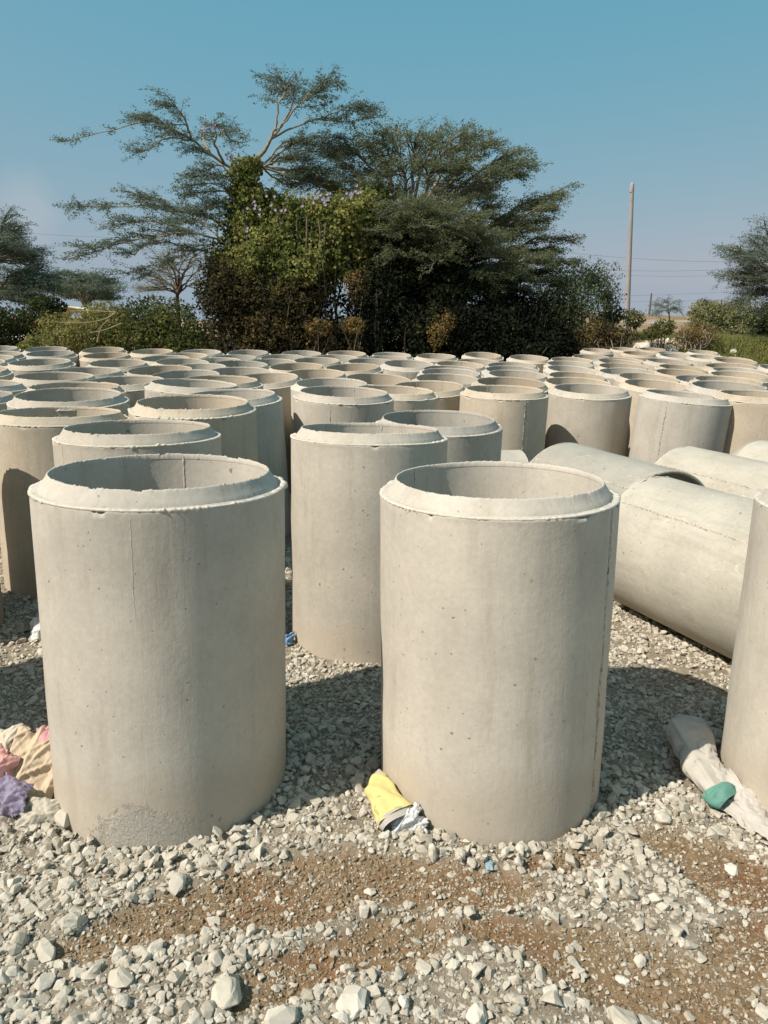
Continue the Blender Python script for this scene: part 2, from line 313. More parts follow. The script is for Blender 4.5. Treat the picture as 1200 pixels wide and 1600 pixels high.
def pipe_meshes(seed, n=160, rough=1.0, chips=0.35):
    """barrel, spigot and mortar flash of one casting"""
    edge = wob(n, .0012, seed); ez = rag(n, .012 * rough, seed + 1, .3, 3) + wob(n, .0016, seed + 2)
    # chips knocked out of the shoulder
    r = np.random.default_rng(seed + 9); a = np.linspace(0, 2 * np.pi, n, endpoint=False)
    chip = np.zeros(n)
    for _ in range(int(4 + 6 * chips)):
        c = r.uniform(0, 6.28); w = r.uniform(.02, .09); chip = np.maximum(chip, np.exp(-(((a - c + np.pi) % (2 * np.pi) - np.pi) / w) ** 2) * r.uniform(.004, .016))
    rings = []
    zs = np.r_[-.06, np.linspace(0, LB - .03, 9), LB - .012]
    for z in zs: rings.append(ringp(RO + wob(n, .0011, seed + int(z * 7) + 3, ((2, 1), (3, .7), (5, .5))), z, n))
    rings.append(ringp(RO - chip * .5 + edge, LB - chip - .004 + rag(n, .004, seed + 5) * rough, n))
    rings.append(ringp(RO - .004 - chip * .8, LB + .001 - chip * .8 + ez * .3, n))
    rings.append(ringp(RO - .026, LB + .003 + wob(n, .001, seed + 6), n))
    V, F = loft(rings); 
    inner = [ringp(RI + .002, H_ALL - .012, n)] + [ringp(RI + wob(n, .0012, seed + 20 + k, ((2, 1), (3, .7), (5, .5))), z, n) for k, z in enumerate((1.1, .8, .5, .2, -.05))]
    V2, F2 = loft(inner); F = np.concatenate([F, F2 + len(V)]); V = np.concatenate([V, V2])
    barrel = mesh_np('barrel', V, F, True)
    lipz = rag(n, .0045 * rough, seed + 11, .4, max(1, n // 260)) - chipz(n, seed + 12, rough) + wob(n, .0012, seed + 13)
    rr = [ringp(RO - .024, LB - .004, n), ringp(RO - .026, LB + .004, n), ringp(RI + .030, LB + .018 + wob(n, .001, seed + 14), n), ringp(RI + .012 + wob(n, .0008, seed + 15), H_ALL - .012, n),
          ringp(RI + .008, H_ALL - .004 + lipz * .5, n), ringp(RI + .004, H_ALL + lipz, n), ringp(RI + .0005 - rag(n, .003, seed + 16), H_ALL - .003 + lipz * .6, n), ringp(RI + .0008, H_ALL - .02, n)]
    V, F = loft(rr); spigot = mesh_np('spigot', V, F, False)
    # ragged mortar flash squeezed out along the shoulder
    pm = np.clip(wob(n, 1.0, seed + 30, ((2, 1), (5, .8), (11, .6), (23, .5))) * .8 + .35, .08, 1.3)
    th = .0010 + rag(n, .016 * rough, seed + 17, .45, 2) * pm; drop = rag(n, .014 * rough, seed + 18, .35, 2) * pm
    rr = [ringp(RO + .0005, LB - .004 - drop, n), ringp(RO + .0008 + th * .5, LB - .001 - drop * .4, n), ringp(RO + .001 + th * .35, LB + th * .6, n), ringp(RO - .008, LB + th * .75 + .001, n), ringp(RO - .019 - rag(n, .008, seed + 19), LB + .002, n)]
    V, F = loft(rr); flash = mesh_np('mortar_flash', V, F, False)
    return barrel, spigot, flash
def chipz(n, seed, rough):
    r = np.random.default_rng(seed); a = np.linspace(0, 2 * np.pi, n, endpoint=False); v = np.zeros(n)
    for _ in range(9): c = r.uniform(0, 6.28); w = r.uniform(.008, .045); v = np.maximum(v, (np.abs((a - c + np.pi) % (2 * np.pi) - np.pi) < w) * r.uniform(.001, .006) * rough * (.6 + .4 * r.random(n)))
    return v
def seam_mesh(seed, w=.006, amp=.004, inside=False, nm='smooth_seam'):
    """rough raised joint of the mould halves, along the barrel at angle 0"""
    r = np.random.default_rng(seed); nz = 120; z = np.linspace(.0, LB - .004, nz) if not inside else np.linspace(.0, H_ALL - .006, nz)
    R0 = RI if inside else RO; s = -1 if inside else 1
    ww = w * (.35 + r.random(nz) * .9); hh = amp * (.15 + r.random(nz) ** 2); off = np.convolve(r.normal(0, .004, nz + 8), np.ones(9) / 9, 'valid')
    rows = []
    for k, (dy, hf) in enumerate(((-1, -.3), (-.45, .8), (0, 1), (.5, .6), (1, -.3))):
        yy = off + dy * ww + r.normal(0, w * .12, nz); rad = R0 + s * (hh * hf + r.normal(0, amp * .2, nz) * (abs(dy) < 1) + .0008)
        rows.append(np.stack([rad * np.cos(yy / R0), rad * np.sin(yy / R0), z], 1))
    V = np.concatenate(rows); a = np.arange(nz - 1); F = np.concatenate([np.stack([a + i * nz, a + i * nz + 1, a + (i + 1) * nz + 1, a + (i + 1) * nz], 1) for i in range(4)])
    return mesh_np(nm, V, F, False)
def patch_mesh(name, V, F): return mesh_np(name, V, F, False)
def add_pipe(loc, tx, ty, sc, sz, rz, tint, meshes, label, seams, group='concrete culvert pipes in the yard', mat_=M_CONC, rough_patch=None, name='concrete_pipe', rot=None):
    """seams: list of (angle, outer mesh or None, inner mesh or None)"""
    e = empty(name, loc); tag(e, label, 'concrete pipe', group)
    if rot is not None: e.rotation_mode = 'QUATERNION'; e.rotation_quaternion = rot
    else:
        ax = Vector((tx, ty, 1)).normalized(); e.rotation_mode = 'QUATERNION'; e.rotation_quaternion = Vector((0, 0, 1)).rotation_difference(ax)
    e.scale = (sc, sc, sz)
    barrel = None
    for nm, me, mm in (('barrel', meshes[0], mat_), ('spigot', meshes[1], mat_), ('mortar_flash', meshes[2], M_MORTAR)):
        if me is None: continue
        o = link(nm, me, mm, e); o.rotation_euler = (0, 0, rz if rough_patch is None else 0); o['tint'] = tint
        if nm == 'barrel': barrel = o
    for ang, mo, mi in seams:
        for me in (mo, mi):
            if me is None: continue
            o = link('mould_seam', me, M_SEAM if me.name.startswith('rough') else M_MORTAR, barrel); o.rotation_euler = (0, 0, ang - barrel.rotation_euler.z); o['tint'] = tint
    return e
SEAM_FINE, SEAM_ROUGH, SEAM_IN = seam_mesh(1, .0016, .0006), seam_mesh(2, .009, .006, nm='rough_seam'), seam_mesh(3, .004, .0016, True)
SEAM_HAIR = seam_mesh(6, .0012, .0003)
SEAM_MID = seam_mesh(5, .004, .0028, nm='rough_seam_narrow')

# (id, x, y, height offset, lean x, lean y, picture column, picture row of the opening)
FIELD = [
 (0,-6.77,14.823,0.003,-0.003,-0.11,71,544), (1,-5.57,14.678,0.02,-0.007,-0.125,160,546), (2,-5.967,13.227,0.001,-0.003,-0.109,78,552), (3,-5.009,13.323,-0.021,-0.012,-0.102,165,556),
 (4,-4.756,10.245,0.021,-0.014,-0.085,62,564), (5,-3.904,10.789,-0.004,0.006,-0.098,184,568), (6,-3.694,9.112,-0.013,0.007,-0.063,136,580), (7,-3.6,7.965,0.004,0.015,-0.043,84,588),
 (8,-2.712,7.742,-0.008,-0.022,-0.06,194,596), (9,-4.599,14.639,0.007,-0.008,-0.1,238,548), (10,-3.632,14.546,0.015,0.001,-0.107,314,550), (11,-2.716,14.64,0.018,-0.009,-0.118,387,550),
 (12,-3.594,13.291,-0.002,-0.001,-0.108,289,556), (13,-3.677,12.369,-0.007,-0.007,-0.093,258,560), (14,-3.154,11.346,-0.003,0.036,-0.097,288,566), (15,-2.772,12.176,-0.02,-0.01,-0.097,338,564),
 (16,-2.69,13.098,-0.011,-0.006,-0.102,364,560), (17,-2.235,11.223,-0.011,0.035,-0.086,378,570), (18,-2.618,10.353,-0.017,-0.016,-0.094,308,574), (19,-2.853,9.455,-0.0,-0.019,-0.102,250,578),
 (20,-2.324,8.698,-0.004,-0.022,-0.108,286,587), (21,-1.869,6.913,0.041,0.049,-0.01,304,598), (22,-1.891,9.52,-0.009,-0.002,-0.098,372,581), (23,-1.78,7.829,0.01,0.011,-0.041,344,592),
 (24,-1.378,8.759,-0.024,-0.049,-0.107,412,592), (25,-1.279,6.226,0.01,-0.047,-0.047,356,617), (26,-1.407,5.331,0.042,0.004,-0.036,300,628), (27,-1.71,14.891,0.013,0.003,-0.108,471,552),
 (28,-0.827,15.167,0.016,0.004,-0.108,542,552), (29,-1.891,13.563,-0.01,-0.008,-0.109,441,559), (30,-0.926,13.582,-0.0,0.005,-0.106,526,559), (31,-0.262,12.497,-0.0,-0.001,-0.101,580,564),
 (32,-1.852,12.054,-0.02,-0.002,-0.106,425,570), (33,-1.186,12.692,-0.012,-0.01,-0.108,494,565), (34,-1.334,11.203,-0.029,-0.024,-0.103,462,575), (35,-0.449,10.966,-0.009,-0.045,-0.095,550,574),
 (36,-0.906,9.564,-0.019,-0.026,-0.111,490,585), (37,-0.61,8.192,-0.029,0.003,-0.08,518,600), (38,-0.402,6.594,0.022,0.019,-0.035,538,611), (39,-0.141,8.995,-0.028,0.04,-0.106,593,595),
 (40,0.047,7.403,-0.026,0.027,-0.026,616,610), (41,-0.007,13.54,-0.0,-0.01,-0.106,602,560), (42,0.094,15.259,-0.0,0.005,-0.104,612,554), (43,1.01,15.162,-0.003,-0.007,-0.099,682,556),
 (44,2.045,16.027,0.007,0.008,-0.121,754,554), (45,0.33,11.743,0.018,0.013,-0.11,639,568), (46,1.164,12.158,-0.005,0.029,-0.101,720,570), (47,1.583,12.99,-0.001,0.009,-0.108,748,566),
 (48,0.938,11.046,-0.02,0.002,-0.103,704,578), (49,0.861,10.125,-0.01,0.004,-0.109,704,586), (50,0.747,9.207,-0.026,0.008,-0.106,700,594), (51,0.504,8.31,-0.05,-0.029,-0.087,669,605),
 (52,2.069,12.211,-0.005,-0.017,-0.103,798,572), (53,1.87,11.147,-0.014,0.003,-0.109,800,582), (54,1.783,10.225,-0.021,0.012,-0.097,809,586), (55,1.427,8.58,-0.009,0.008,-0.093,799,598),
 (56,1.214,7.56,-0.014,-0.0,-0.03,788,608), (57,2.886,15.203,0.001,0.007,-0.113,827,559), (58,0.371,5.123,-0.018,-0.001,-0.028,686,654), (59,-1.382,4.021,0.031,-0.006,0.03,215,666),
 (60,-2.258,4.987,-0.015,0.005,0.026,92,644), (61,-2.529,5.854,0.027,0.006,-0.05,106,616), (62,-2.901,6.841,-0.002,0.002,-0.033,116,604), (63,5.775,20.548,0.018,0.002,-0.111,934,542),
 (64,4.347,15.865,0.014,0.002,-0.107,925,552), (65,3.594,14.539,-0.001,0.003,-0.108,894,562), (66,3.206,13.082,-0.009,0.006,-0.104,891,570), (67,2.878,11.716,-0.023,0.04,-0.103,896,579),
 (68,2.67,10.484,-0.048,0.013,-0.107,902,590), (69,2.349,9.134,-0.035,0.006,-0.093,904,602), (70,2.27,8.212,-0.037,-0.008,-0.071,922,608), (71,4.529,14.346,0.021,0.003,-0.103,974,560),
 (72,4.147,13.493,0.023,0.06,-0.117,974,564), (73,3.98,12.577,-0.007,0.004,-0.103,974,574), (74,3.674,11.304,-0.016,-0.026,-0.088,978,581), (75,3.532,10.128,-0.024,0.03,-0.111,1016,594),
 (76,3.338,9.223,-0.048,0.023,-0.092,1028,604), (77,2.985,7.46,-0.022,0.055,-0.021,1074,616), (78,7.138,22.45,0.007,0.001,-0.109,976,542), (79,6.379,18.935,0.01,0.006,-0.109,999,549),
 (80,8.138,22.914,0.007,0.002,-0.11,1020,542), (81,7.301,18.97,0.011,-0.001,-0.107,1054,548), (82,6.88,17.754,0.005,0.017,-0.116,1060,555), (83,5.084,13.511,0.05,0.03,-0.09,1056,562),
 (85,4.956,12.586,-0.013,0.045,-0.103,1069,576), (86,4.574,11.574,-0.037,0.02,-0.106,1068,585), (87,4.303,9.372,0.006,0.004,-0.09,1139,594), (88,4.428,10.287,-0.044,-0.014,-0.097,1102,597),
 (89,3.928,8.528,0.0,-0.002,-0.088,1139,602), (90,3.8,7.42,0,0,-0.02,1158,612), (91,8.888,21.018,0.005,0.002,-0.109,1099,548), (92,7.273,16.923,0.022,-0.003,-0.104,1106,552),
 (93,7.086,15.16,0.014,0.007,-0.108,1151,562), (94,5.858,12.609,0.031,-0.036,-0.089,1141,570), (95,7.032,13.221,-0.012,0.008,-0.109,1226,577), (96,5.552,11.739,0.003,0.005,-0.098,1156,578),
 (97,5.18,10.893,-0.011,-0.008,-0.085,1156,586), (98,7.439,16.015,0.01,-0.006,-0.105,1145,555), (99,-6.099,11.343,-0.005,-0.007,-0.108,-24,561), (100,-5.696,10.288,-0.009,-0.007,-0.11,-43,570),
 (101,-4.995,8.966,-0.016,-0.01,-0.103,-47,582), (102,-4.063,7.187,-0.017,0.036,-0.002,-36,599), (103,-3.678,6.343,-0.05,-0.003,-0.021,-62,620), (104,-7.766,14.812,-0.0,-0.005,-0.11,-8,544),
 (105,-6.505,12.411,0.004,-0.004,-0.109,-8,552),
]

HAND = {
 58: 'pale pipe standing right behind the big front right pipe, its rim just above that one',
 59: 'standing pipe directly behind the front left pipe, its rim showing just above that one',
 60: 'tall standing pipe at the left edge with brown drip marks inside its mouth',
 61: 'standing pipe just behind the drip marked one, nearly touching it, at the left',
 26: 'standing pipe with a thick ragged shoulder, right of the drip marked left edge pipe',
 25: 'standing pipe with chipped rim and shaded wall, back right of the ragged shouldered one',
 38: 'standing pipe with a dark vertical crack down its wall, behind the middle pipe',
 40: 'low looking standing pipe with shaded wall tucked right of the cracked pipe in the middle',
 56: 'standing pipe with a rough vertical ridge, leftmost of the big row beyond the lying pipes',
 70: 'standing pipe with scuffed wall, second of the big row beyond the lying pipes',
 77: 'standing pipe with jagged vertical joint, third of the big row beyond the lying pipes',
 90: 'standing pipe at the right edge, last of the big row beyond the lying pipes',
 63: 'standing pipe rising above its neighbours at the back, just right of the dark trees',
 44: 'standing pipe with a raised leaning rim in the back row before the darkest foliage',
 101: 'standing pipe cut by the left edge, right behind the drip marked one',
}
ORD = ['first', 'second', 'third', 'fourth', 'fifth', 'sixth', 'seventh', 'eighth', 'ninth', 'tenth', 'eleventh', 'twelfth']
BANDS = [(0, 550, 'rearmost row'), (550, 558, 'second row from the back'), (558, 566, 'third row from the back'), (566, 574, 'fourth row from the back'), (574, 584, 'fifth row from the back'), (584, 597, 'sixth row from the back'), (597, 640, 'row just behind the large near pipes')]
def field_label(rec):
    i, *_, u, v = rec
    if i in HAND: return HAND[i]
    for lo, hi, nm in BANDS:
        if lo <= v < hi:
            row = sorted([r for r in FIELD if lo <= r[7] < hi and r[0] not in HAND], key=lambda r: r[6]); k = row.index(rec); n = len(row)
            side = 'left' if k < n / 2 else 'right'; kk = k if side == 'left' else n - 1 - k
            return 'standing pale pipe, %s from the %s in the %s' % (ORD[kk], side, nm)
VARS = [pipe_meshes(100 + 31 * k, 144, 1.0 + .5 * (k % 3)) for k in range(9)]
NEARV = {k: pipe_meshes(900 + 17 * k, 420, r) for k, r in ((58, 1.0), (59, 1.3), (60, 1.0), (61, 1.2), (26, 2.2), (25, 1.4), (38, 1.0), (56, .8), (70, .8), (77, .8))}
SEAM_SPEC = {56: (math.radians(-71), SEAM_ROUGH), 70: (math.radians(-50), SEAM_FINE), 77: (math.radians(-133), SEAM_ROUGH), 38: (math.radians(-101), SEAM_MID), 58: (math.radians(20), SEAM_FINE), 60: (math.radians(62), SEAM_FINE), 61: (math.radians(62), SEAM_FINE), 59: (math.radians(50), SEAM_FINE)}
placed = []
for rec in FIELD:
    i, x, y, dz, tx, ty, u, v = rec
    rz = random.uniform(0, 6.28); ms = NEARV.get(i) or VARS[i % len(VARS)]
    ang, sm = SEAM_SPEC.get(i, (random.uniform(0, 6.28), random.choice([SEAM_FINE, SEAM_MID, SEAM_ROUGH, SEAM_FINE])))
    seams = [(ang, sm, None), (ang + math.pi, SEAM_MID if sm is SEAM_ROUGH else SEAM_FINE, SEAM_IN)]
    tint = random.random()
    add_pipe((x, y, 0), tx, ty, 1.0, (H_ALL + dz) / H_ALL, rz, tint, ms, field_label(rec), seams, 'concrete pipes standing upright in the yard')
    placed.append((x, y))
FRONT = [
 (-.849, 2.635, .070, .008, .031, 1.017, 11, .22, 'big front left pipe with chipped ragged shoulder and rough honeycombed patch at its foot', (math.radians(-86), SEAM_HAIR, 1.3)),
 (.462, 2.690, .053, -.022, .026, 1.004, 22, .30, 'big front right pipe with smooth wall and a yellow sack at its foot', (math.radians(-37), SEAM_ROUGH, .9)),
 (-.094, 4.118, .031, .001, .060, 1.010, 33, .42, 'standing pipe in the middle, behind and between the two big front pipes', (math.radians(-100), None, .9)),
]
G = 'concrete pipes standing upright in the yard'
for k, (x, y, dz, tx, ty, sc, sd, tint, lab, (ang, sm, ro)) in enumerate(FRONT):
    ms = pipe_meshes(sd * 51, 720, ro)
    mm = mat_concrete('concrete_with_honeycomb', rough_patch=(.02,)) if k == 0 else M_CONC
    add_pipe((x, y, 0), tx, ty, sc, (H_ALL + dz) / H_ALL / 1.0, 0, tint, ms, lab, [(ang, sm, None), (ang + math.pi, SEAM_FINE, SEAM_IN)], G, mm, rough_patch=True if k == 0 else None)
    placed.append((x, y))
# right edge pipe and the two whose shadows and edge come in from the left
for x, y, sd, lab in ((1.89, 2.60, 77, 'tall standing pipe cut off by the right edge, a white sack slumped against it'), (-2.76, 3.99, 78, 'standing pipe just beyond the left edge, in front of the drip marked pipe'), (-2.42, 2.82, 79, 'standing pipe outside the left edge that shades the gravel beside the front left pipe')):
    add_pipe((x, y, 0), -.005, .02, 1.0, 1.03, 0, random.random() * .5, pipe_meshes(sd * 13, 300, .9), lab, [(math.radians(40), SEAM_FINE, None), (math.radians(220), SEAM_FINE, SEAM_IN)], G)
    placed.append((x, y))
# pipes lying on their side: centre, heading of the axis from the socket end (far) to the near end
def lie(x, y, az, label, near_end, sd, dz=0, pitch=0):
    d = Vector((math.cos(az), math.sin(az), pitch)).normalized()
    if near_end == 'socket': d = -d
    up = Vector((0, 0, 1)); q = up.rotation_difference(d)
    base = Vector((x, y, RO + dz)) - d * (H_ALL / 2)
    b_, s_, f_ = pipe_meshes(sd, 260, .8)
    e = add_pipe(base, 0, 0, 1, 1, 0, random.random(), (b_, s_, f_), label, [(1.2, SEAM_ROUGH, None), (1.2 + math.pi, SEAM_ROUGH, SEAM_IN)], 'concrete pipes lying on their sides', M_LYING, rot=q)
    # socket ring: recessed face inside the foot of the casting
    n = 220; rr = [ringp(RO - .001, .0, n), ringp(RO + .002, -.061 + rag(n, .006, sd + 2), n), ringp(RO - .018, -.064 + rag(n, .006, sd + 3), n), ringp(RO - .025, -.03, n), ringp(RO - .03, .012, n), ringp(RI - .001, .02, n)]
    V, F = loft(rr); o = link('socket_rim', mesh_np('socket_rim', V, F, False), M_LYING, e); o['tint'] = .5
    placed.append((x, y)); return e
A_ = math.radians(-69)
lie(2.01, 4.13, math.radians(-66), 'large lying pipe right behind the big front right pipe, joint line along its flank', 'socket', 311, 0, .0)
lie(1.71, 5.48, A_, 'lying pipe whose arched open mouth shows above the nearest lying pipe', 'socket', 322)
lie(2.70, 5.41, math.radians(-67), 'lying pipe right of the arched mouth, in front of the third big upright', 'socket', 333)
small = lie(.74, 6.3, math.radians(8), 'lying pipe showing only a pale curved top right behind the big front right pipe', 'spigot', 344)
small.scale = (.85, .85, .85); small.location = (small.location.x + .09, small.location.y + .01, RO * .85)
lie(2.83, 4.10, math.radians(-66), 'lying pipe at the right edge directly behind the cut off upright pipe', 'socket', 355)
lie(3.54, 5.73, A_, 'lying pipe at the right edge, rearmost of those on their sides', 'spigot', 366)

# ---------------------------------------------------------------- crushed stone
def stone_mesh(seed, n=15, flat=.72, bev=.10):
    r = np.random.default_rng(seed); bm = bmesh.new()
    p = r.normal(size=(n, 3)); p /= np.linalg.norm(p, axis=1)[:, None]; p *= (r.uniform(.75, 1.0, n))[:, None] * np.array([1.15, r.uniform(.72, .98), flat * r.uniform(.85, 1.15)])
    vs = [bm.verts.new(v) for v in p]
    g = bmesh.ops.convex_hull(bm, input=vs); 
    bmesh.ops.delete(bm, geom=[v for v in bm.verts if not v.link_faces], context='VERTS')
    if bev: bmesh.ops.bevel(bm, geom=list(bm.edges), offset=bev, segments=1, affect='EDGES', profile=.5, clamp_overlap=True)
    me = bpy.data.meshes.new('stone'); bm.to_mesh(me); bm.free(); return me
def mat_stone(name, attr_type):
    m, t, b = newmat(name); L = t.links.new
    a = nd(t, 'ShaderNodeAttribute', attribute_type=attr_type, attribute_name='shade'); tc = nd(t, 'ShaderNodeTexCoord')
    n = nd(t, 'ShaderNodeTexNoise', Scale=1.6, Detail=6, Roughness=.75); L(tc.outputs['Object'], n.inputs['Vector'])
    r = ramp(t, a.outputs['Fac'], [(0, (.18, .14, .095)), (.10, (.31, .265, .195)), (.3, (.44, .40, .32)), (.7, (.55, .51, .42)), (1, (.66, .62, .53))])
    c = mix(t, 1.0, r.outputs[0], ramp(t, n.outputs[0], [(.3, (.74, .72, .69)), (.7, (1.12, 1.12, 1.12))]).outputs[0], 'MULTIPLY')
    L(c, b.inputs['Base Color']); n2 = nd(t, 'ShaderNodeTexNoise', Scale=5, Detail=6, Roughness=.75); L(tc.outputs['Object'], n2.inputs['Vector'])
    bp = nd(t, 'ShaderNodeBump', Strength=.7, Distance=.004); L(n2.outputs[0], bp.inputs['Height']); L(bp.outputs[0], b.inputs['Normal']); b.inputs['Roughness'].default_value = .93
    return m
M_STONE = mat_stone('crushed_limestone', 'INSTANCER'); M_ROCK = mat_stone('limestone_rock', 'OBJECT')
stone_col = bpy.data.collections.new('stone_shapes'); clod_col = bpy.data.collections.new('clod_shapes')
M_CLOD, t, b = newmat('soil_clod'); a_ = nd(t, 'ShaderNodeAttribute', attribute_type='INSTANCER', attribute_name='shade'); t.links.new(ramp(t, a_.outputs['Fac'], [(0, (.14, .09, .05)), (.6, (.24, .175, .105)), (1, (.34, .28, .19))]).outputs[0], b.inputs['Base Color'])
for k in range(14):
    me = stone_mesh(150 + k, 10 + k % 4, .7, 0); me.materials.append(M_CLOD); clod_col.objects.link(bpy.data.objects.new('clod_shape', me))
for k in range(14):
    me = stone_mesh(50 + k, 12 + k % 5, .62 + .03 * (k % 5)); me.materials.append(M_STONE)
    stone_col.objects.link(bpy.data.objects.new('stone_shape', me))
def instancer(name, pts, rot, scl, ids, shade, label, coll=None):
    me = bpy.data.meshes.new(name); me.vertices.add(len(pts)); me.vertices.foreach_set('co', np.asarray(pts, np.float32).ravel())
    a = me.attributes.new('rot', 'FLOAT_VECTOR', 'POINT'); a.data.foreach_set('vector', np.asarray(rot, np.float32).ravel())
    for nm, v in (('scl', scl), ('shade', shade)): a = me.attributes.new(nm, 'FLOAT', 'POINT'); a.data.foreach_set('value', np.asarray(v, np.float32))
    a = me.attributes.new('pick', 'INT', 'POINT'); a.data.foreach_set('value', np.asarray(ids, np.int32))
    o = link(name, me); g = bpy.data.node_groups.new('scatter_' + name, 'GeometryNodeTree')
    g.interface.new_socket('Geometry', in_out='INPUT', socket_type='NodeSocketGeometry'); g.interface.new_socket('Geometry', in_out='OUTPUT', socket_type='NodeSocketGeometry')
    N = g.nodes.new; gi, go = N('NodeGroupInput'), N('NodeGroupOutput'); ip = N('GeometryNodeInstanceOnPoints'); ci = N('GeometryNodeCollectionInfo')
    ci.inputs['Collection'].default_value = coll or stone_col; ci.inputs['Separate Children'].default_value = True; ci.inputs['Reset Children'].default_value = True
    def attr(n_, ty):
        x = N('GeometryNodeInputNamedAttribute'); x.data_type = ty; x.inputs['Name'].default_value = n_; return x.outputs[0]
    g.links.new(gi.outputs[0], ip.inputs['Points']); g.links.new(ci.outputs[0], ip.inputs['Instance']); ip.inputs['Pick Instance'].default_value = True
    g.links.new(attr('pick', 'INT'), ip.inputs['Instance Index']); g.links.new(attr('rot', 'FLOAT_VECTOR'), ip.inputs['Rotation']); g.links.new(attr('scl', 'FLOAT'), ip.inputs['Scale'])
    g.links.new(ip.outputs[0], go.inputs[0]); md = o.modifiers.new('scatter', 'NODES'); md.node_group = g
    tag(o, label, 'gravel', kind='stuff'); return o
PL = np.array(placed[:]); 
STAND = np.array([(x, y) for x, y in placed if y < 7])[:]
LIE_N = 6
STAND = np.array([p for p in placed[:-LIE_N] if p[1] < 7.5])
def inside_pipe(x, y, pad=0.0):
    r = np.zeros(len(x), bool)
    for px, py in STAND: r |= (x - px) ** 2 + (y - py) ** 2 < (RO * 1.0 + pad) ** 2
    return r
def foot_dist(x, y):
    d = np.full(len(x), 9.)
    for px, py in STAND: d = np.minimum(d, np.abs(np.hypot(x - px, y - py) - RO))
    return d
def scatter(n, x0, x1, y0, y1, med, sig, lo, hi, dens, seed, shade_lo=.25, pile=1.0):
    r = np.random.default_rng(seed); x = r.uniform(x0, x1, n); y = r.uniform(y0, y1, n)
    s = np.clip(med * np.exp(r.normal(0, sig, n)), lo, hi); keep = (r.random(n) < dens(x, y)) & ~inside_pipe(x, y, s * .55)
    # outside the picture's reach nothing is needed
    keep &= np.abs(x) < .62 * y + 1.7
    x, y, s = x[keep], y[keep], s[keep]; m = len(x); z = height(x, y) + s * (r.uniform(-.25, .45 * pile, m))
    rot = np.stack([r.normal(0, .45, m), r.normal(0, .45, m), r.uniform(0, 6.28, m)], 1)
    sh = np.clip(r.beta(2.1, 1.8, m) * (1 - shade_lo) + shade_lo * r.random(m), 0, 1)
    return np.stack([x, y, z], 1), rot, s, r.integers(0, 14, m), sh
def dens_main(x, y):
    s = soil(x, y); cl = N3.fbm(x, y, 5, 3)
    return np.clip((1 - s) ** 1.5 * (.02 + 1.65 * cl), .0, 1) + .008
def big_band(x, y):    # coarser stones nearest the camera and along the feet
    return np.clip(1 - sstep(1.9, 2.4, y), 0, 1)
a1 = scatter(118000, -4.2, 4.2, 1.2, 5.8, .0120, .45, .005, .034, dens_main, 11)
a2 = scatter(9000, -1.8, 1.6, 1.35, 2.6, .0185, .33, .011, .038, lambda x, y: (1 - soil(x, y)) ** 2 * np.clip(.18 + sstep(.2, -.6, x) * .5, 0, 1) * np.where(y < 2.25, .55, .16), 12)
a3 = scatter(9000, -2.4, 2.4, 2.0, 3.4, .018, .35, .010, .036, lambda x, y: (foot_dist(x, y) < .13) * np.where(y < 2.75, .75, .3), 13, pile=2.4)
a4 = scatter(9000, -1.8, 1.8, 1.35, 2.7, .0085, .45, .004, .022, lambda x, y: soil(x, y) * np.clip(N2.fbm(x, y, 6, 3) * 2.2 - .75, .04, 1), 14)
A = [np.concatenate(z) for z in zip(a1, a2, a3, a4)]
instancer('gravel', A[0], A[1], A[2], A[3], A[4], 'pale crushed limestone gravel covering the yard round the pipes')
b1 = scatter(60000, -2.2, 2.2, 1.35, 3.2, .0042, .45, .002, .009, lambda x, y: .25 + .75 * soil(x, y) * np.clip(N1.fbm(x, y, 9, 3) * 2 - .5, .1, 1), 15, 0.0)
b1 = (b1[0], b1[1], b1[2], b1[3], b1[4] * .75)
instancer('fine_gravel', *b1, 'small grit and crumbs scattered over the brown soil patches')

c1 = scatter(110000, -2.2, 2.2, 1.35, 3.6, .0048, .45, .0025, .012, lambda x, y: (1 - soil(x, y)) * .55, 16, .1)
c1 = (c1[0] - [0, 0, .002], c1[1], c1[2], c1[3], c1[4] * .85)
instancer('crushed_grit', *c1, 'fine crushed limestone grit lying between the gravel stones')
d1 = scatter(62000, -2.0, 2.0, 1.35, 3.0, .0050, .5, .002, .013, lambda x, y: np.clip(soil(x, y) * 1.2 * np.clip(N1.fbm(x + 3, y, 5, 3) * 2.4 - .5, .12, 1), 0, 1), 17, .1)
instancer('soil_clods', *d1, 'brown crumbly clods of earth on the bare soil patches', coll=clod_col)

rr_ = np.random.default_rng(77); n_ = 1500; x_ = rr_.uniform(4.5, 13.5, n_); y_ = rr_.uniform(23.2, 27.5, n_); s_ = np.clip(.05 * np.exp(rr_.normal(0, .6, n_)), .02, .22)
kp = (N2.fbm(x_, y_, .7, 3) > .47) & (x_ / y_ < .47); x_, y_, s_ = x_[kp], y_[kp], s_[kp]
instancer('rubble', np.stack([x_, y_, height(x_, y_) + s_ * .2], 1), rr_.normal(0, 1, (len(x_), 3)), s_, rr_.integers(0, 14, len(x_)), rr_.beta(3, 2, len(x_)), 'pale broken rubble strewn over the bank behind the last pipes')

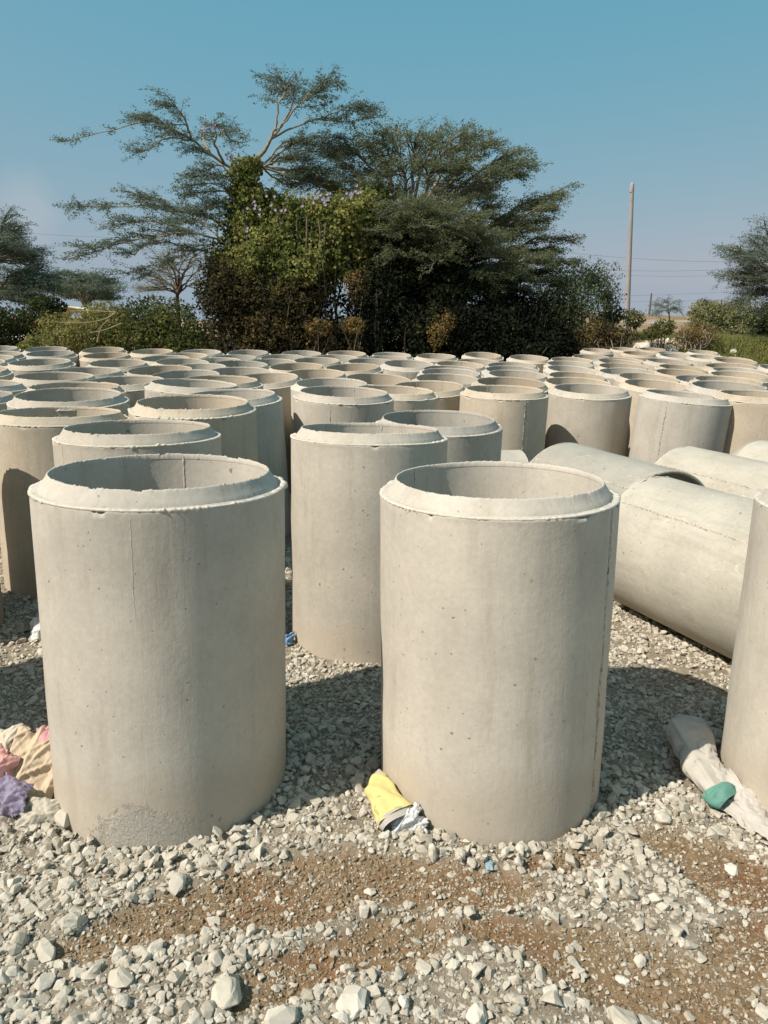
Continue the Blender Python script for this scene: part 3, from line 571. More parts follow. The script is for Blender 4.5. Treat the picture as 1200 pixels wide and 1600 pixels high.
# single rocks one can point at: u, v, half size in m, flatness, shade, label
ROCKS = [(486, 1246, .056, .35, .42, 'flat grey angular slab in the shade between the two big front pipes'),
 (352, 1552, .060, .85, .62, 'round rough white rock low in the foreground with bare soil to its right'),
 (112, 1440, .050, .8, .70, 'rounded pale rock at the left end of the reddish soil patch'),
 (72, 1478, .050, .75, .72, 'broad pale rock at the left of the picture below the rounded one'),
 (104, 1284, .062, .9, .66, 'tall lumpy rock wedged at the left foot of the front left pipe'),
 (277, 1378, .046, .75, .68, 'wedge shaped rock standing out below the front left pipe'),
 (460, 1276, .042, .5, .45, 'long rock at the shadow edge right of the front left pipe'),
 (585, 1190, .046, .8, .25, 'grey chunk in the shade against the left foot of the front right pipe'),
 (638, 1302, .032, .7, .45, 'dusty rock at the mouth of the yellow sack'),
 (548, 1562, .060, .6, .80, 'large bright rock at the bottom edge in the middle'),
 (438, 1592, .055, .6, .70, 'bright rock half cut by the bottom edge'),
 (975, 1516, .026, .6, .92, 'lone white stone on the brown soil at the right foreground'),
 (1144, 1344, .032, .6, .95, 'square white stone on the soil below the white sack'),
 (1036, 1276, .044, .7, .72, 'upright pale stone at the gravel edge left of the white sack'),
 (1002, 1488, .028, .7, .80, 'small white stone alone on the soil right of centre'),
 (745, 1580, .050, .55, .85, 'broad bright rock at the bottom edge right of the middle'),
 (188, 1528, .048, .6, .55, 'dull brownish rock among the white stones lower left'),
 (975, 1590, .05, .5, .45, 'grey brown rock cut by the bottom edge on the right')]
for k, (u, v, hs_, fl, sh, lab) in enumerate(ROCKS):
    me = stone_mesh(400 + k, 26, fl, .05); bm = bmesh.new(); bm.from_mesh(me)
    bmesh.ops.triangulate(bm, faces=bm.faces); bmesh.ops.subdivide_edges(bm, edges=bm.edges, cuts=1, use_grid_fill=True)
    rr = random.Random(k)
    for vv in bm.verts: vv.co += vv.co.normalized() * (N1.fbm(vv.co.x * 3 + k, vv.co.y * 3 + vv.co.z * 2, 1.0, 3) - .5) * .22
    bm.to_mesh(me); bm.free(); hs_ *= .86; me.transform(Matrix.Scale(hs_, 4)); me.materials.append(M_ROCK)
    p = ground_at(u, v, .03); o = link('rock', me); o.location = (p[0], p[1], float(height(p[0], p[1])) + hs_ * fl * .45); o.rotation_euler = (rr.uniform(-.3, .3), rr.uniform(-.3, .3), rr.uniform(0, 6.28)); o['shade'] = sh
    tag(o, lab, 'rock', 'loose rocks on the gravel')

# ---------------------------------------------------------------- sacks and rags
def cloth_mat(name, c, weave=True, c2=None, printc=None, rough=.75):
    m, t, b = newmat(name); L = t.links.new; tc = nd(t, 'ShaderNodeTexCoord')
    n = nd(t, 'ShaderNodeTexNoise', Scale=9, Detail=6, Roughness=.7); L(tc.outputs['Object'], n.inputs['Vector'])
    col = ramp(t, n.outputs[0], [(.3, tuple(x * .8 for x in c)), (.65, c)]).outputs[0]
    if printc:
        mp = nd(t, 'ShaderNodeMapping'); mp.inputs['Scale'].default_value = printc[1]; L(tc.outputs['Object'], mp.inputs[0])
        n2 = nd(t, 'ShaderNodeTexNoise', Scale=16, Detail=3, Roughness=.6); L(mp.outputs[0], n2.inputs['Vector'])
        sx = nd(t, 'ShaderNodeSeparateXYZ'); L(tc.outputs['Generated'], sx.inputs[0])
        band = math_(t, 'MULTIPLY', math_(t, 'GREATER_THAN', sx.outputs[printc[2]], printc[3]), math_(t, 'LESS_THAN', sx.outputs[printc[2]], printc[4]))
        pm = math_(t, 'MULTIPLY', band, ramp(t, n2.outputs[0], [(.56, (0, 0, 0)), (.6, (1, 1, 1))]).outputs[0])
        col = mix(t, math_(t, 'MULTIPLY', pm, .6), col, printc[0])
    L(col, b.inputs['Base Color']); b.inputs['Roughness'].default_value = rough
    if weave:
        w = nd(t, 'ShaderNodeTexWave', Scale=160, Distortion=.3); L(tc.outputs['Object'], w.inputs['Vector'])
        bp = nd(t, 'ShaderNodeBump', Strength=.25, Distance=.001); L(w.outputs['Fac'], bp.inputs['Height']); L(bp.outputs[0], b.inputs['Normal'])
    return m
def crumple(P, amp, sc, seed):
    """sharp folds: distance to random planes"""
    r = np.random.default_rng(seed); d = np.zeros(len(P))
    m = np.zeros(len(P))
    for k in range(8):
        n = r.normal(size=3); n /= np.linalg.norm(n); f = P @ n * sc * r.uniform(.5, 1.8) + r.uniform(0, 9) + .35 * np.sin(P @ r.normal(size=3) * sc * .5)
        q = np.abs((f % 2) - 1); d += q * r.uniform(.4, 1); m = np.maximum(m, q * r.uniform(.6, 1))
    return (d / 8 * .55 + m * .6 - .65) * amp
def tube_cloth(name, path, radii, flat, mat, seed, parent=None, nseg=40, sub=10, amp=.02, sc=22, up=(0, 0, 1)):
    """lofted slack tube along a path with folds; radii per path point, flat = height/width"""
    path = np.array(path, float); n = (len(path) - 1) * sub + 1; tt = np.linspace(0, len(path) - 1, n); i0 = np.minimum(tt.astype(int), len(path) - 2); f = (tt - i0)[:, None]
    def cr(a):
        a = np.array(a, float); a = a.reshape(len(a), -1); p = np.concatenate([[2 * a[0] - a[1]], a, [2 * a[-1] - a[-2]]]); p0, p1, p2, p3 = p[i0], p[i0 + 1], p[i0 + 2], p[i0 + 3]
        return .5 * (2 * p1 + (p2 - p0) * f + (2 * p0 - 5 * p1 + 4 * p2 - p3) * f ** 2 + (3 * p1 - p0 - 3 * p2 + p3) * f ** 3)
    C = cr(path); R0 = np.maximum(cr(radii)[:, 0], .001); FL = cr(flat if hasattr(flat, '__len__') else [flat] * len(path))[:, 0]
    T = np.gradient(C, axis=0); T /= np.linalg.norm(T, axis=1)[:, None]; U = np.array(up) - T * (T @ np.array(up))[:, None]; U /= np.linalg.norm(U, axis=1)[:, None]; Sd = np.cross(T, U)
    a = np.linspace(0, 2 * np.pi, nseg, endpoint=False); rings = []
    for k in range(n):
        ca, sa = np.sign(np.cos(a)) * np.abs(np.cos(a)) ** .8, np.sin(a)
        rings.append(C[k] + R0[k] * (ca[:, None] * Sd[k] + FL[k] * sa[:, None] * U[k]))
    V, F = loft(rings); cen = np.repeat(C, nseg, 0); dr = V - cen; dr /= np.linalg.norm(dr, axis=1)[:, None] + 1e-9
    rad = np.repeat(R0, nseg); V = V + dr * (crumple(V, amp, sc, seed) * np.minimum(rad / .05, 1))[:, None]
    return link(name, mesh_np(name, V, F, True), mat, parent)
def sheet(name, c, ex, ey, mat, seed, parent=None, n=34, amp=.05, sc=16, ragged=.08, bulge=.04):
    """crumpled sheet spanned by ex, ey around c"""
    c, ex, ey = map(lambda q: np.array(q, float), (c, ex, ey)); r = np.random.default_rng(seed); g = np.linspace(-1, 1, n); A_, B_ = np.meshgrid(g, g); A_, B_ = A_.ravel(), B_.ravel()
    k1 = 1 + (N1(A_ * 2.2 + seed, B_ * 2.2, 1) - .5) * 1.6 * ragged + (N2(A_ * 9 + seed, B_ * 9, 1) - .5) * .5 * ragged
    V = c + (A_ * k1)[:, None] * ex + (B_ * k1)[:, None] * ey; nn = np.cross(ex, ey); nn /= np.linalg.norm(nn); nn = nn if nn[2] > 0 else -nn
    V = V + nn * (crumple(V, amp, sc, seed) + crumple(V, amp * .35, sc * 2.7, seed + 1) + bulge * (1 - A_ ** 2) * (1 - B_ ** 2))[:, None]
    idx = np.arange(n * n).reshape(n, n); F = np.stack([idx[:-1, :-1], idx[:-1, 1:], idx[1:, 1:], idx[1:, :-1]], -1).reshape(-1, 4)
    o = link(name, mesh_np(name, V, F, False), mat, parent); md = o.modifiers.new('thickness', 'SOLIDIFY'); md.thickness = .0015; return o
def gp(u, v, z): p = ground_at(u, v, z); return (p[0], p[1], z)
WHITE_PLY = cloth_mat('white_woven_plastic', (.50, .46, .40)); YEL = cloth_mat('yellow_woven_plastic', (.72, .60, .24), printc=((.2, .26, .12), (1, 1, 1), 1, .0, .42))
TEAL = cloth_mat('teal_woven_plastic', (.13, .29, .23)); LINER = cloth_mat('white_liner_film', (.66, .65, .62), False, rough=.45)
GREY_PLY = cloth_mat('dusty_woven_plastic', (.50, .46, .39), printc=((.25, .25, .22), (1, 3, 1), 1, .25, .5))

def loc_to(o, e):
    o.data.transform(Matrix.Translation(-e.location)); return o
# yellow sack with its white liner
e = empty('yellow_sack', gp(612, 1265, .04)); tag(e, 'yellow woven sack spilling white liner, at the left foot of the front right pipe', 'sack')
P1 = [gp(593, 1213, .085), gp(596, 1230, .085), gp(604, 1252, .08), gp(622, 1278, .06)]
loc_to(tube_cloth('sack_cloth', P1, [.030, .055, .064, .086], [.45, .5, .5, .55], YEL, 5, e, amp=.055, sc=15), e)
loc_to(tube_cloth('sack_corner', [gp(592, 1202, .095), gp(593, 1209, .09), gp(594, 1216, .085)], [.003, .022, .037], .45, WHITE_PLY, 6, e, amp=.012), e)
loc_to(tube_cloth('sack_hem', [gp(620, 1274, .062), gp(627, 1285, .052)], [.087, .080], [.56, .5], WHITE_PLY, 8, e, amp=.022, sc=18), e)
loc_to(sheet('sack_liner', gp(640, 1276, .065), (.048, .012, 0), (.004, .030, .034), LINER, 9, e, 40, .050, 26, .5, .030), e)
loc_to(sheet('sack_liner', gp(622, 1283, .05), (.026, 0, .008), (.004, .018, .024), LINER, 12, e, 28, .034, 34, .5, .022), e)
loc_to(sheet('sack_liner', gp(650, 1288, .035), (.036, -.014, 0), (.004, .022, .018), LINER, 14, e, 28, .034, 30, .5, .022), e)
# white sack by the right edge pipe
e = empty('white_sack', gp(1120, 1220, .05)); tag(e, 'long slumped white woven sack with teal mouth, at the foot of the right edge pipe', 'sack')
Q = [gp(1082, 1126, .10), gp(1081, 1145, .11), gp(1083, 1165, .10), gp(1094, 1192, .085), gp(1112, 1220, .07), gp(1129, 1242, .06)]
loc_to(tube_cloth('sack_cloth', Q, [.050, .098, .092, .076, .070, .064], [.5, .6, .6, .6, .55, .55], GREY_PLY, 21, e, amp=.085, sc=13, sub=16, nseg=72), e)
Q2 = [gp(1098, 1150, .13), gp(1103, 1172, .125), gp(1122, 1204, .10), gp(1150, 1234, .075), gp(1172, 1260, .055), gp(1196, 1288, .04), gp(1215, 1308, .03)]
loc_to(tube_cloth('sack_fold', Q2, [.020, .036, .040, .044, .044, .034, .016], [.4, .55, .5, .4, .4, .4, .4], WHITE_PLY, 23, e, amp=.075, sc=21, sub=16, nseg=56), e)
loc_to(tube_cloth('sack_patch', [gp(1119, 1234, .072), gp(1128, 1244, .064), gp(1138, 1253, .055)], [.066, .068, .056], [.6, .62, .6], TEAL, 25, e, amp=.045, sc=22, nseg=56), e)
loc_to(tube_cloth('sack_lining', [gp(1129, 1245, .058), gp(1141, 1258, .045)], [.038, .030], [.5, .4], TEAL, 26, e, amp=.03, sc=24), e)
loc_to(sheet('sack_flap', gp(1152, 1270, .04), (.030, -.060, -.01), (.022, .014, .014), WHITE_PLY, 27, e, 26, .030, 24, .4, .012), e)
loc_to(sheet('sack_flap', gp(1180, 1282, .045), (.045, -.085, -.005), (.028, .018, .016), WHITE_PLY, 28, e, 30, .036, 20, .4, .014), e)
loc_to(sheet('sack_flap', gp(1166, 1248, .07), (.040, -.075, -.03), (.024, .014, .022), WHITE_PLY, 29, e, 30, .040, 22, .4, .014), e)
# heap of cloth and film at the left edge
def ring_print(name, c, bg):
    m = cloth_mat(name, bg, False, rough=.6); t = m.node_tree; L = t.links.new; b = t.nodes['Principled BSDF']; src = b.inputs['Base Color'].links[0].from_socket; tc = nd(t, 'ShaderNodeTexCoord'); col = src
    for cx, cz, s in c:
        sx = nd(t, 'ShaderNodeSeparateXYZ'); L(tc.outputs['Object'], sx.inputs[0])
        r2 = math_(t, 'SQRT', math_(t, 'ADD', math_(t, 'POWER', math_(t, 'SUBTRACT', sx.outputs[0], cx), 2.0), math_(t, 'POWER', math_(t, 'SUBTRACT', sx.outputs[2], cz), 2.0)))
        w = math_(t, 'MULTIPLY', math_(t, 'LESS_THAN', r2, s), math_(t, 'GREATER_THAN', math_(t, 'SINE', math_(t, 'MULTIPLY', r2, 6.28 / s * 2.2)), .72)); col = mix(t, math_(t, 'MULTIPLY', w, .6), col, (.26, .28, .20))
    L(col, b.inputs['Base Color']); return m
BEIGE = ring_print('beige_printed_film', [(-.035, -.035, .030), (.020, .025, .028)], (.56, .44, .30))
def place_sheet(name, label, cat, c, ex, ey, mat, seed, **k):
    o = sheet(name, (0, 0, 0), ex, ey, mat, seed, None, **k); o.location = c; tag(o, label, cat); return o
place_sheet('plastic_bag', 'crumpled beige plastic bag with printed rings, left foot of the front left pipe', 'plastic bag', gp(48, 1205, .10), (.105, .01, .0), (.012, .13, .115), BEIGE, 41, n=64, amp=.085, sc=13, ragged=.12, bulge=.03)
place_sheet('cream_rag', 'pale cream rag bunched at the very left edge above the pink cloth', 'rag', gp(12, 1168, .14), (.060, .01, .0), (.01, .06, .06), cloth_mat('cream_rag', (.60, .52, .40)), 42, n=40, amp=.07, sc=22, ragged=.2, bulge=.03)
place_sheet('pink_rag', 'bright pink rag tucked between the beige bag and the front left pipe', 'rag', gp(70, 1172, .13), (.048, .01, .0), (.0, .055, .07), cloth_mat('pink_film', (.66, .32, .33), False), 43, n=40, amp=.07, sc=22, ragged=.2, bulge=.05)
place_sheet('pink_rag', 'pale pink cloth at the left edge above the purple one', 'rag', gp(2, 1205, .12), (.055, .0, .0), (.0, .06, .06), cloth_mat('pale_pink_cloth', (.66, .36, .32), False), 44, n=36, amp=.06, sc=20, ragged=.4, bulge=.05)
place_sheet('purple_rag', 'folded purple cloth at the left edge below the pink cloth', 'rag', gp(14, 1243, .085), (.080, -.03, .0), (.01, .055, .045), cloth_mat('purple_cloth', (.27, .23, .31), False), 45, n=44, amp=.09, sc=17, ragged=.2, bulge=.05)
place_sheet('plastic_film', 'dusty clear plastic film lying on the gravel below the beige bag', 'plastic film', gp(68, 1268, .05), (.085, .0, .0), (.0, .05, .03), cloth_mat('dusty_film', (.46, .42, .33), False, rough=.5), 46, n=40, amp=.07, sc=20, ragged=.2, bulge=.03)
place_sheet('blue_rag', 'small blue rag on the gravel at the left foot of the middle pipe', 'rag', gp(450, 1001, .04), (.032, .008, .0), (.0, .03, .036), cloth_mat('blue_plastic', (.16, .28, .46), False), 47, n=30, amp=.07, sc=26, ragged=.2, bulge=.04)
place_sheet('white_rag', 'scrap of white plastic left of the front left pipe beyond the shaded gravel', 'rag', gp(62, 985, .06), (.05, .02, .0), (.0, .05, .08), LINER, 48, n=30, amp=.06, sc=24, ragged=.2, bulge=.04)
place_sheet('blue_wrapper', 'tiny blue grey wrapper on the soil in front of the front right pipe', 'wrapper', gp(765, 1353, .015), (.015, .0, .0), (.0, .018, .004), cloth_mat('blue_grey_film', (.25, .36, .40), False), 49, n=12, amp=.012, sc=60, ragged=.2, bulge=.006)

# ---------------------------------------------------------------- trees
M_BUSH2 = mat_leaf('olive_scrub_leaves', (.05, .065, .02), (.12, .135, .04), (.25, .22, .08))
M_TWIG = mat_simple('acacia_twigs', (.17, .165, .12), .9, (12, .3))
class Wood:
    """collects tapered tubes into one mesh"""
    def __init__(s): s.V, s.F, s.n = [], [], 0
    def tube(s, P, r, k=6):
        P = np.asarray(P, float); r = np.broadcast_to(r, len(P)); T = np.gradient(P, axis=0); T /= np.linalg.norm(T, axis=1)[:, None] + 1e-9
        up = np.array([.13, .3, .94]); U = np.cross(T, up); U /= np.linalg.norm(U, axis=1)[:, None] + 1e-9; B = np.cross(T, U); a = np.linspace(0, 2 * np.pi, k, endpoint=False)
        V = P[:, None] + r[:, None, None] * (np.cos(a)[None, :, None] * U[:, None] + np.sin(a)[None, :, None] * B[:, None]); m = len(P); i = np.arange(k); j = np.roll(i, -1)
        F = np.concatenate([np.stack([i + q * k, j + q * k, j + (q + 1) * k, i + (q + 1) * k], 1) for q in range(m - 1)]) + s.n
        s.V.append(V.reshape(-1, 3)); s.F.append(F); s.n += m * k
    def twigs(s, P0, P1, r0, r1):
        """many straight 3-sided twigs at once"""
        P0, P1 = np.asarray(P0), np.asarray(P1); m = len(P0)
        if m == 0: return
        T = P1 - P0; T /= np.linalg.norm(T, axis=1)[:, None] + 1e-9; U = np.cross(T, [.1, .2, .97]); U /= np.linalg.norm(U, axis=1)[:, None] + 1e-9; B = np.cross(T, U)
        a = np.array([0, 2.09, 4.19]); O = np.cos(a)[None, :, None] * U[:, None] + np.sin(a)[None, :, None] * B[:, None]
        V = np.concatenate([P0[:, None] + O * r0, P1[:, None] + O * r1], 1).reshape(-1, 3); b = (np.arange(m) * 6)[:, None] + s.n
        F = np.concatenate([b + np.array([0, 1, 4, 3]), b + np.array([1, 2, 5, 4]), b + np.array([2, 0, 3, 5])]); s.V.append(V); s.F.append(F); s.n += m * 6
    def build(s, name, mat, parent):
        return link(name, mesh_np(name, np.concatenate(s.V), np.concatenate(s.F), True), mat, parent) if s.V else None
class Leaves:
    def __init__(s): s.C, s.L, s.W, s.N, s.D, s.S = [], [], [], [], [], []
    def add(s, C, D, N, ln, wd, sh): s.C.append(C); s.D.append(D); s.N.append(N); s.L.append(np.broadcast_to(ln, len(C))); s.W.append(np.broadcast_to(wd, len(C))); s.S.append(sh)
    def count(s): return sum(len(c) for c in s.C)
    def build(s, name, mat, parent):
        C, D, N = (np.concatenate(q) for q in (s.C, s.D, s.N)); ln, wd, sh = (np.concatenate(q) for q in (s.L, s.W, s.S))
        D = D / (np.linalg.norm(D, axis=1)[:, None] + 1e-9); Sd = np.cross(D, N); Sd /= np.linalg.norm(Sd, axis=1)[:, None] + 1e-9; Nn = np.cross(Sd, D)
        a = C - D * (ln / 2)[:, None]; b = C + Sd * (wd / 2)[:, None] + Nn * (wd * .18)[:, None]; c = C + D * (ln / 2)[:, None]; d = C - Sd * (wd / 2)[:, None] + Nn * (wd * .18)[:, None]
        V = np.stack([a, b, c, d], 1).reshape(-1, 3); F = np.arange(len(C) * 4).reshape(-1, 4)
        return link(name, mesh_np(name, V, F, False, {'shade': ('FACE', np.clip(sh, 0, 1))}), mat, parent)
def rdir(r, n): d = r.normal(size=(n, 3)); return d / np.linalg.norm(d, axis=1)[:, None]
def curve(P, n=12, jit=0.0, r=None):
    P = np.asarray(P, float); m = len(P)
    if m < 3: P = np.stack([P[0], (P[0] + P[-1]) / 2, P[-1]]); m = 3
    t = np.linspace(0, m - 1, n); i = np.minimum(t.astype(int), m - 2); f = (t - i)[:, None]; p = np.concatenate([[2 * P[0] - P[1]], P, [2 * P[-1] - P[-2]]]); p0, p1, p2, p3 = p[i], p[i + 1], p[i + 2], p[i + 3]
    q = .5 * (2 * p1 + (p2 - p0) * f + (2 * p0 - 5 * p1 + 4 * p2 - p3) * f ** 2 + (3 * p1 - p0 - 3 * p2 + p3) * f ** 3)
    if jit: q[1:-1] += r.normal(0, jit, (n - 2, 3))
    return q
def leafy_twigs(W, Lv, O, D, ln, r, step=.045, lsz=(.05, .085), lw=.4, droop=.10, sh0=.0, rad=.055, bend=.25):
    """straight-ish twigs from O along D of length ln, leaflets along them"""
    m = len(O); D = D / np.linalg.norm(D, axis=1)[:, None]; mid = O + D * (ln * .5)[:, None] + r.normal(0, .03, (m, 3)); D2 = D + r.normal(0, bend, (m, 3)) * [1, 1, .5]; D2[:, 2] -= droop; D2 /= np.linalg.norm(D2, axis=1)[:, None]
    end = mid + D2 * (ln * .5)[:, None]; W.twigs(O, mid, .005, .0035); W.twigs(mid, end, .0035, .002)
    n = np.maximum((ln / step).astype(int), 2); idx = np.repeat(np.arange(m), n); k = len(idx); t = r.uniform(.08, 1.02, k)
    P = np.where((t < .5)[:, None], O[idx] + (mid[idx] - O[idx]) * (t * 2)[:, None], mid[idx] + (end[idx] - mid[idx]) * (t * 2 - 1)[:, None])
    sp = rad * (1.15 - .5 * t)
    P = P + r.normal(0, 1, (k, 3)) * sp[:, None] * [1, 1, .65]
    LD = r.normal(size=(k, 3)); LD[:, 2] *= .5; LN = r.normal(0, .8, (k, 3)); LN[:, 2] += .8
    s = r.uniform(*lsz, k); Lv.add(P, LD, LN, s, s * lw, np.clip(r.normal(.42, .2, k) + sh0, 0, 1))
def acacia_limb(W, Lv, pts, r0, r1, r, side=(.5, 1.5), nside=10, t0=.25, twig=(.35, .8), ntw=9, flat=.22, lift=.08, sh0=0., wood=None, leaf_end=True, spread=1.1, **kw):
    """one limb through pts with flat sprays of side branches, each set with leafy twigs"""
    C = curve(pts, 14, .02, r); (wood or W).tube(C, np.linspace(r0, r1, len(C)), 7)
    T = np.gradient(C, axis=0); T /= np.linalg.norm(T, axis=1)[:, None]
    for q in range(nside):
        t = t0 + (1 - t0) * (q + r.uniform(0, 1)) / nside; i = min(int(t * 13), 12); f = t * 13 - i; o = C[i] * (1 - f) + C[min(i + 1, 13)] * f; d0 = T[i]
        a = r.uniform(.35, spread) * r.choice([-1, 1]); d = np.array([d0[0] * math.cos(a) - d0[1] * math.sin(a), d0[0] * math.sin(a) + d0[1] * math.cos(a), d0[2] * .35]); d[:2] += r.normal(0, .15, 2); d[2] += lift + r.normal(0, flat)
        d /= np.linalg.norm(d); L_ = r.uniform(*side) * (1.12 - .55 * t); e = o + d * L_; e[2] -= .06 * L_; m_ = o + d * L_ * .5 + r.normal(0, .05, 3)
        B = curve([o, m_, e], 7); W.tube(B, np.linspace(min(.03, r0 * .5), .006, 7), 4)
        n = max(3, int(ntw * L_)); ts = r.uniform(.12, 1.0, n); bi = np.minimum((ts * 6).astype(int), 5); bf = (ts * 6 - bi)[:, None]; O = B[bi] * (1 - bf) + B[bi + 1] * bf
        aa = r.uniform(.2, 1.2, n) * r.choice([-1, 1], n); D = np.stack([d[0] * np.cos(aa) - d[1] * np.sin(aa), d[0] * np.sin(aa) + d[1] * np.cos(aa), r.normal(.05, .2, n)], 1)
        leafy_twigs(W, Lv, O, D, r.uniform(*twig, n) * (1.1 - .4 * ts), r, sh0=sh0, **kw)
    if leaf_end:
        n = 8; ts = r.uniform(.75, 1.0, n); ii = np.minimum((ts * 13).astype(int), 13); O = C[ii]; D = T[ii] + r.normal(0, .45, (n, 3)) * [1, 1, .5]; leafy_twigs(W, Lv, O, D, r.uniform(*twig, n), r, sh0=sh0, **kw)
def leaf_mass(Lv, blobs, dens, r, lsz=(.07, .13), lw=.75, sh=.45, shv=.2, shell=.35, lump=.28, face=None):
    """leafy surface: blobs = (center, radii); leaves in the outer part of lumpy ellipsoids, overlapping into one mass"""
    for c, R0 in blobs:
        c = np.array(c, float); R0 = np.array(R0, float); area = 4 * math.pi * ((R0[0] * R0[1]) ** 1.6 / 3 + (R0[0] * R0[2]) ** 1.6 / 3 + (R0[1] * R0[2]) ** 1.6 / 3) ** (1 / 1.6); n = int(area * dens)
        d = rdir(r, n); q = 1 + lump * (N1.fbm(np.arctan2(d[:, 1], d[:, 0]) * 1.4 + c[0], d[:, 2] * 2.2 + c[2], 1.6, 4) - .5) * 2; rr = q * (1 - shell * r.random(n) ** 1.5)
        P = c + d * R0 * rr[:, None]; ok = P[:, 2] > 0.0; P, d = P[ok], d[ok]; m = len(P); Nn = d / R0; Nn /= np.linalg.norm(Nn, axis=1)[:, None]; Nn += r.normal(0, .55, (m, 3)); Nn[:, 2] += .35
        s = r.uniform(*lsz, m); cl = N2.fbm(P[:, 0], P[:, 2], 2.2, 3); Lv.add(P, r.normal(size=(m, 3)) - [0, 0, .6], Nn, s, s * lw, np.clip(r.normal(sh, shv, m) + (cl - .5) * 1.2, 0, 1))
def blob_px(u, v, y, ru, rv, ry):
    k = 23.2 / 24 * y / F_PX; return at(u, v, y), (ru * k, ry, rv * k)
def tree_root(name, label, cat, y, u, group=None):
    p = at(u, 550, y); e = empty(name, (p[0], y, float(height(p[0], y)))); tag(e, label, cat, group); return e
def fix(objs, e):
    for o in objs:
        if o: o.data.transform(Matrix.Translation(-e.location))

# the tall fever tree whose trunk the creeper has swallowed
r = np.random.default_rng(21); Y1 = 24.0; P = lambda u, v, dy=0: at(u, v, Y1 + dy)
e1 = tree_root('fever_tree', 'tall acacia with a creeper covered trunk and two thin spreading arms reaching up and left', 'tree', Y1, 400)
T1 = Wood(); W1 = Wood(); L1 = Leaves()
T1.tube(curve([(P(415, 600)), P(408, 500), P(392, 400), P(385, 320), P(383, 262)], 14), np.linspace(.30, .15, 14), 10)
T1.tube(curve([P(383, 275), P(395, 252), P(412, 238), P(424, 215)], 8), np.linspace(.075, .045, 8), 8)
kw = dict(lsz=(.045, .08), lw=.45, step=.018, rad=.06)
def limb(pts, r0, r1, **k):
    d = dict(kw); d.update(k); acacia_limb(W1, L1, [P(*q) for q in pts], r0, r1, r, wood=T1, **d)
limb([(385, 268, 0), (362, 262, .1), (330, 243, -.1), (298, 218, 0), (272, 202, .2), (245, 190, .3), (215, 184, .4)], .055, .014, side=(.4, 1.3), nside=22, t0=.30, flat=.15)
limb([(245, 190, .3), (205, 196, .3), (165, 206, .4), (125, 215, .4), (86, 222, .4)], .02, .006, side=(.2, .6), nside=9, t0=.1, flat=.12, ntw=7, twig=(.2, .45))
limb([(300, 220, 0), (292, 196, -.3), (280, 172, -.4), (262, 160, -.5)], .04, .012, side=(.3, .9), nside=9, flat=.12, lift=.0)
limb([(330, 243, 0), (318, 215, .5), (325, 195, .8), (352, 200, 1.0)], .04, .012, side=(.3, .8), nside=9, flat=.2)
limb([(350, 255, 0), (335, 225, -.6), (345, 208, -.9), (365, 222, -1.2)], .04, .012, side=(.3, .8), nside=9, flat=.2)
limb([(298, 218, 0), (262, 215, -.2), (240, 228, -.3), (212, 240, -.4)], .025, .008, side=(.3, .7), nside=7, flat=.1)
for z in ((300, 278), (296, 305), (318, 268), (292, 292), (330, 318), (312, 328)):
    limb([(384, 285 + r.uniform(0, 50), 0), ((z[0] + 384) / 2, z[1] - 6, -.5), (z[0], z[1], -.8 + r.uniform(-.6, .6))], .03, .008, side=(.3, .8), nside=8, t0=.3, flat=.1)
limb([(424, 218, 0), (432, 190, 0), (436, 165, .1), (446, 140, .2), (440, 124, .3)], .038, .012, side=(.4, 1.0), nside=13, t0=.45, flat=.12, lift=0)
limb([(428, 212, 0), (450, 185, -.3), (470, 158, -.4), (490, 140, -.4), (512, 126, -.4)], .032, .010, side=(.5, 1.3), nside=15, t0=.4, flat=.12, lift=0)
limb([(426, 216, 0), (460, 198, .3), (500, 185, .5), (535, 172, .7), (572, 160, .8)], .032, .009, side=(.4, 1.2), nside=16, t0=.3, flat=.14, lift=0)
limb([(432, 205, 0), (455, 170, .8), (455, 145, 1.2), (425, 126, 1.5)], .035, .010, side=(.4, 1.1), nside=10, t0=.5, flat=.10, lift=0)
limb([(500, 185, .5), (530, 190, .4), (560, 186, .4), (580, 184, .4)], .02, .006, side=(.3, .8), nside=7, flat=.12)
for z in ((470, 250), (520, 240), (500, 275), (540, 262), (450, 285), (560, 285), (480, 225), (530, 215)):
    limb([(410, 262, 0), ((z[0] + 410) / 2, z[1] - 4 + r.uniform(-8, 8), .4), (z[0], z[1], .8 + r.uniform(-.8, .8))], .035, .008, side=(.5, 1.1), nside=10, t0=.25, flat=.12)
limb([(372, 362, 0), (345, 348, -.3), (318, 336, -.4), (285, 330, -.3), (250, 312, -.2), (205, 300, 0)], .05, .012, side=(.4, 1.3), nside=20, t0=.25, flat=.14)
limb([(285, 332, -.4), (240, 322, -.5), (190, 322, -.5), (140, 322, -.4), (122, 325, -.4)], .022, .006, side=(.3, .9), nside=13, t0=.1, flat=.12)
limb([(360, 385, 0), (330, 372, -.8), (290, 362, -1.2), (230, 372, -1.3), (170, 385, -1.3), (118, 402, -1.3)], .035, .008, side=(.4, 1.3), nside=24, t0=.25, flat=.14)
limb([(300, 362, -1), (270, 352, -1.5), (225, 345, -1.6), (180, 352, -1.8)], .03, .008, side=(.4, 1.0), nside=12, flat=.12)
limb([(355, 400, 0), (325, 395, .3), (290, 385, .3), (240, 378, .4), (210, 400, .4)], .04, .008, side=(.4, 1.1), nside=14, flat=.14)
limb([(345, 375, 0), (320, 350, .8), (300, 345, 1), (260, 340, 1.3)], .03, .01, side=(.4, 1.1), nside=12)
for z in ((222, 432), (196, 428), (262, 410), (330, 405), (345, 350)):
    limb([(340, 380, 0), ((z[0] + 340) / 2, z[1] - 22, -.5), (z[0], z[1], -.9)], .02, .006, side=(.2, .6), nside=5, flat=.15)
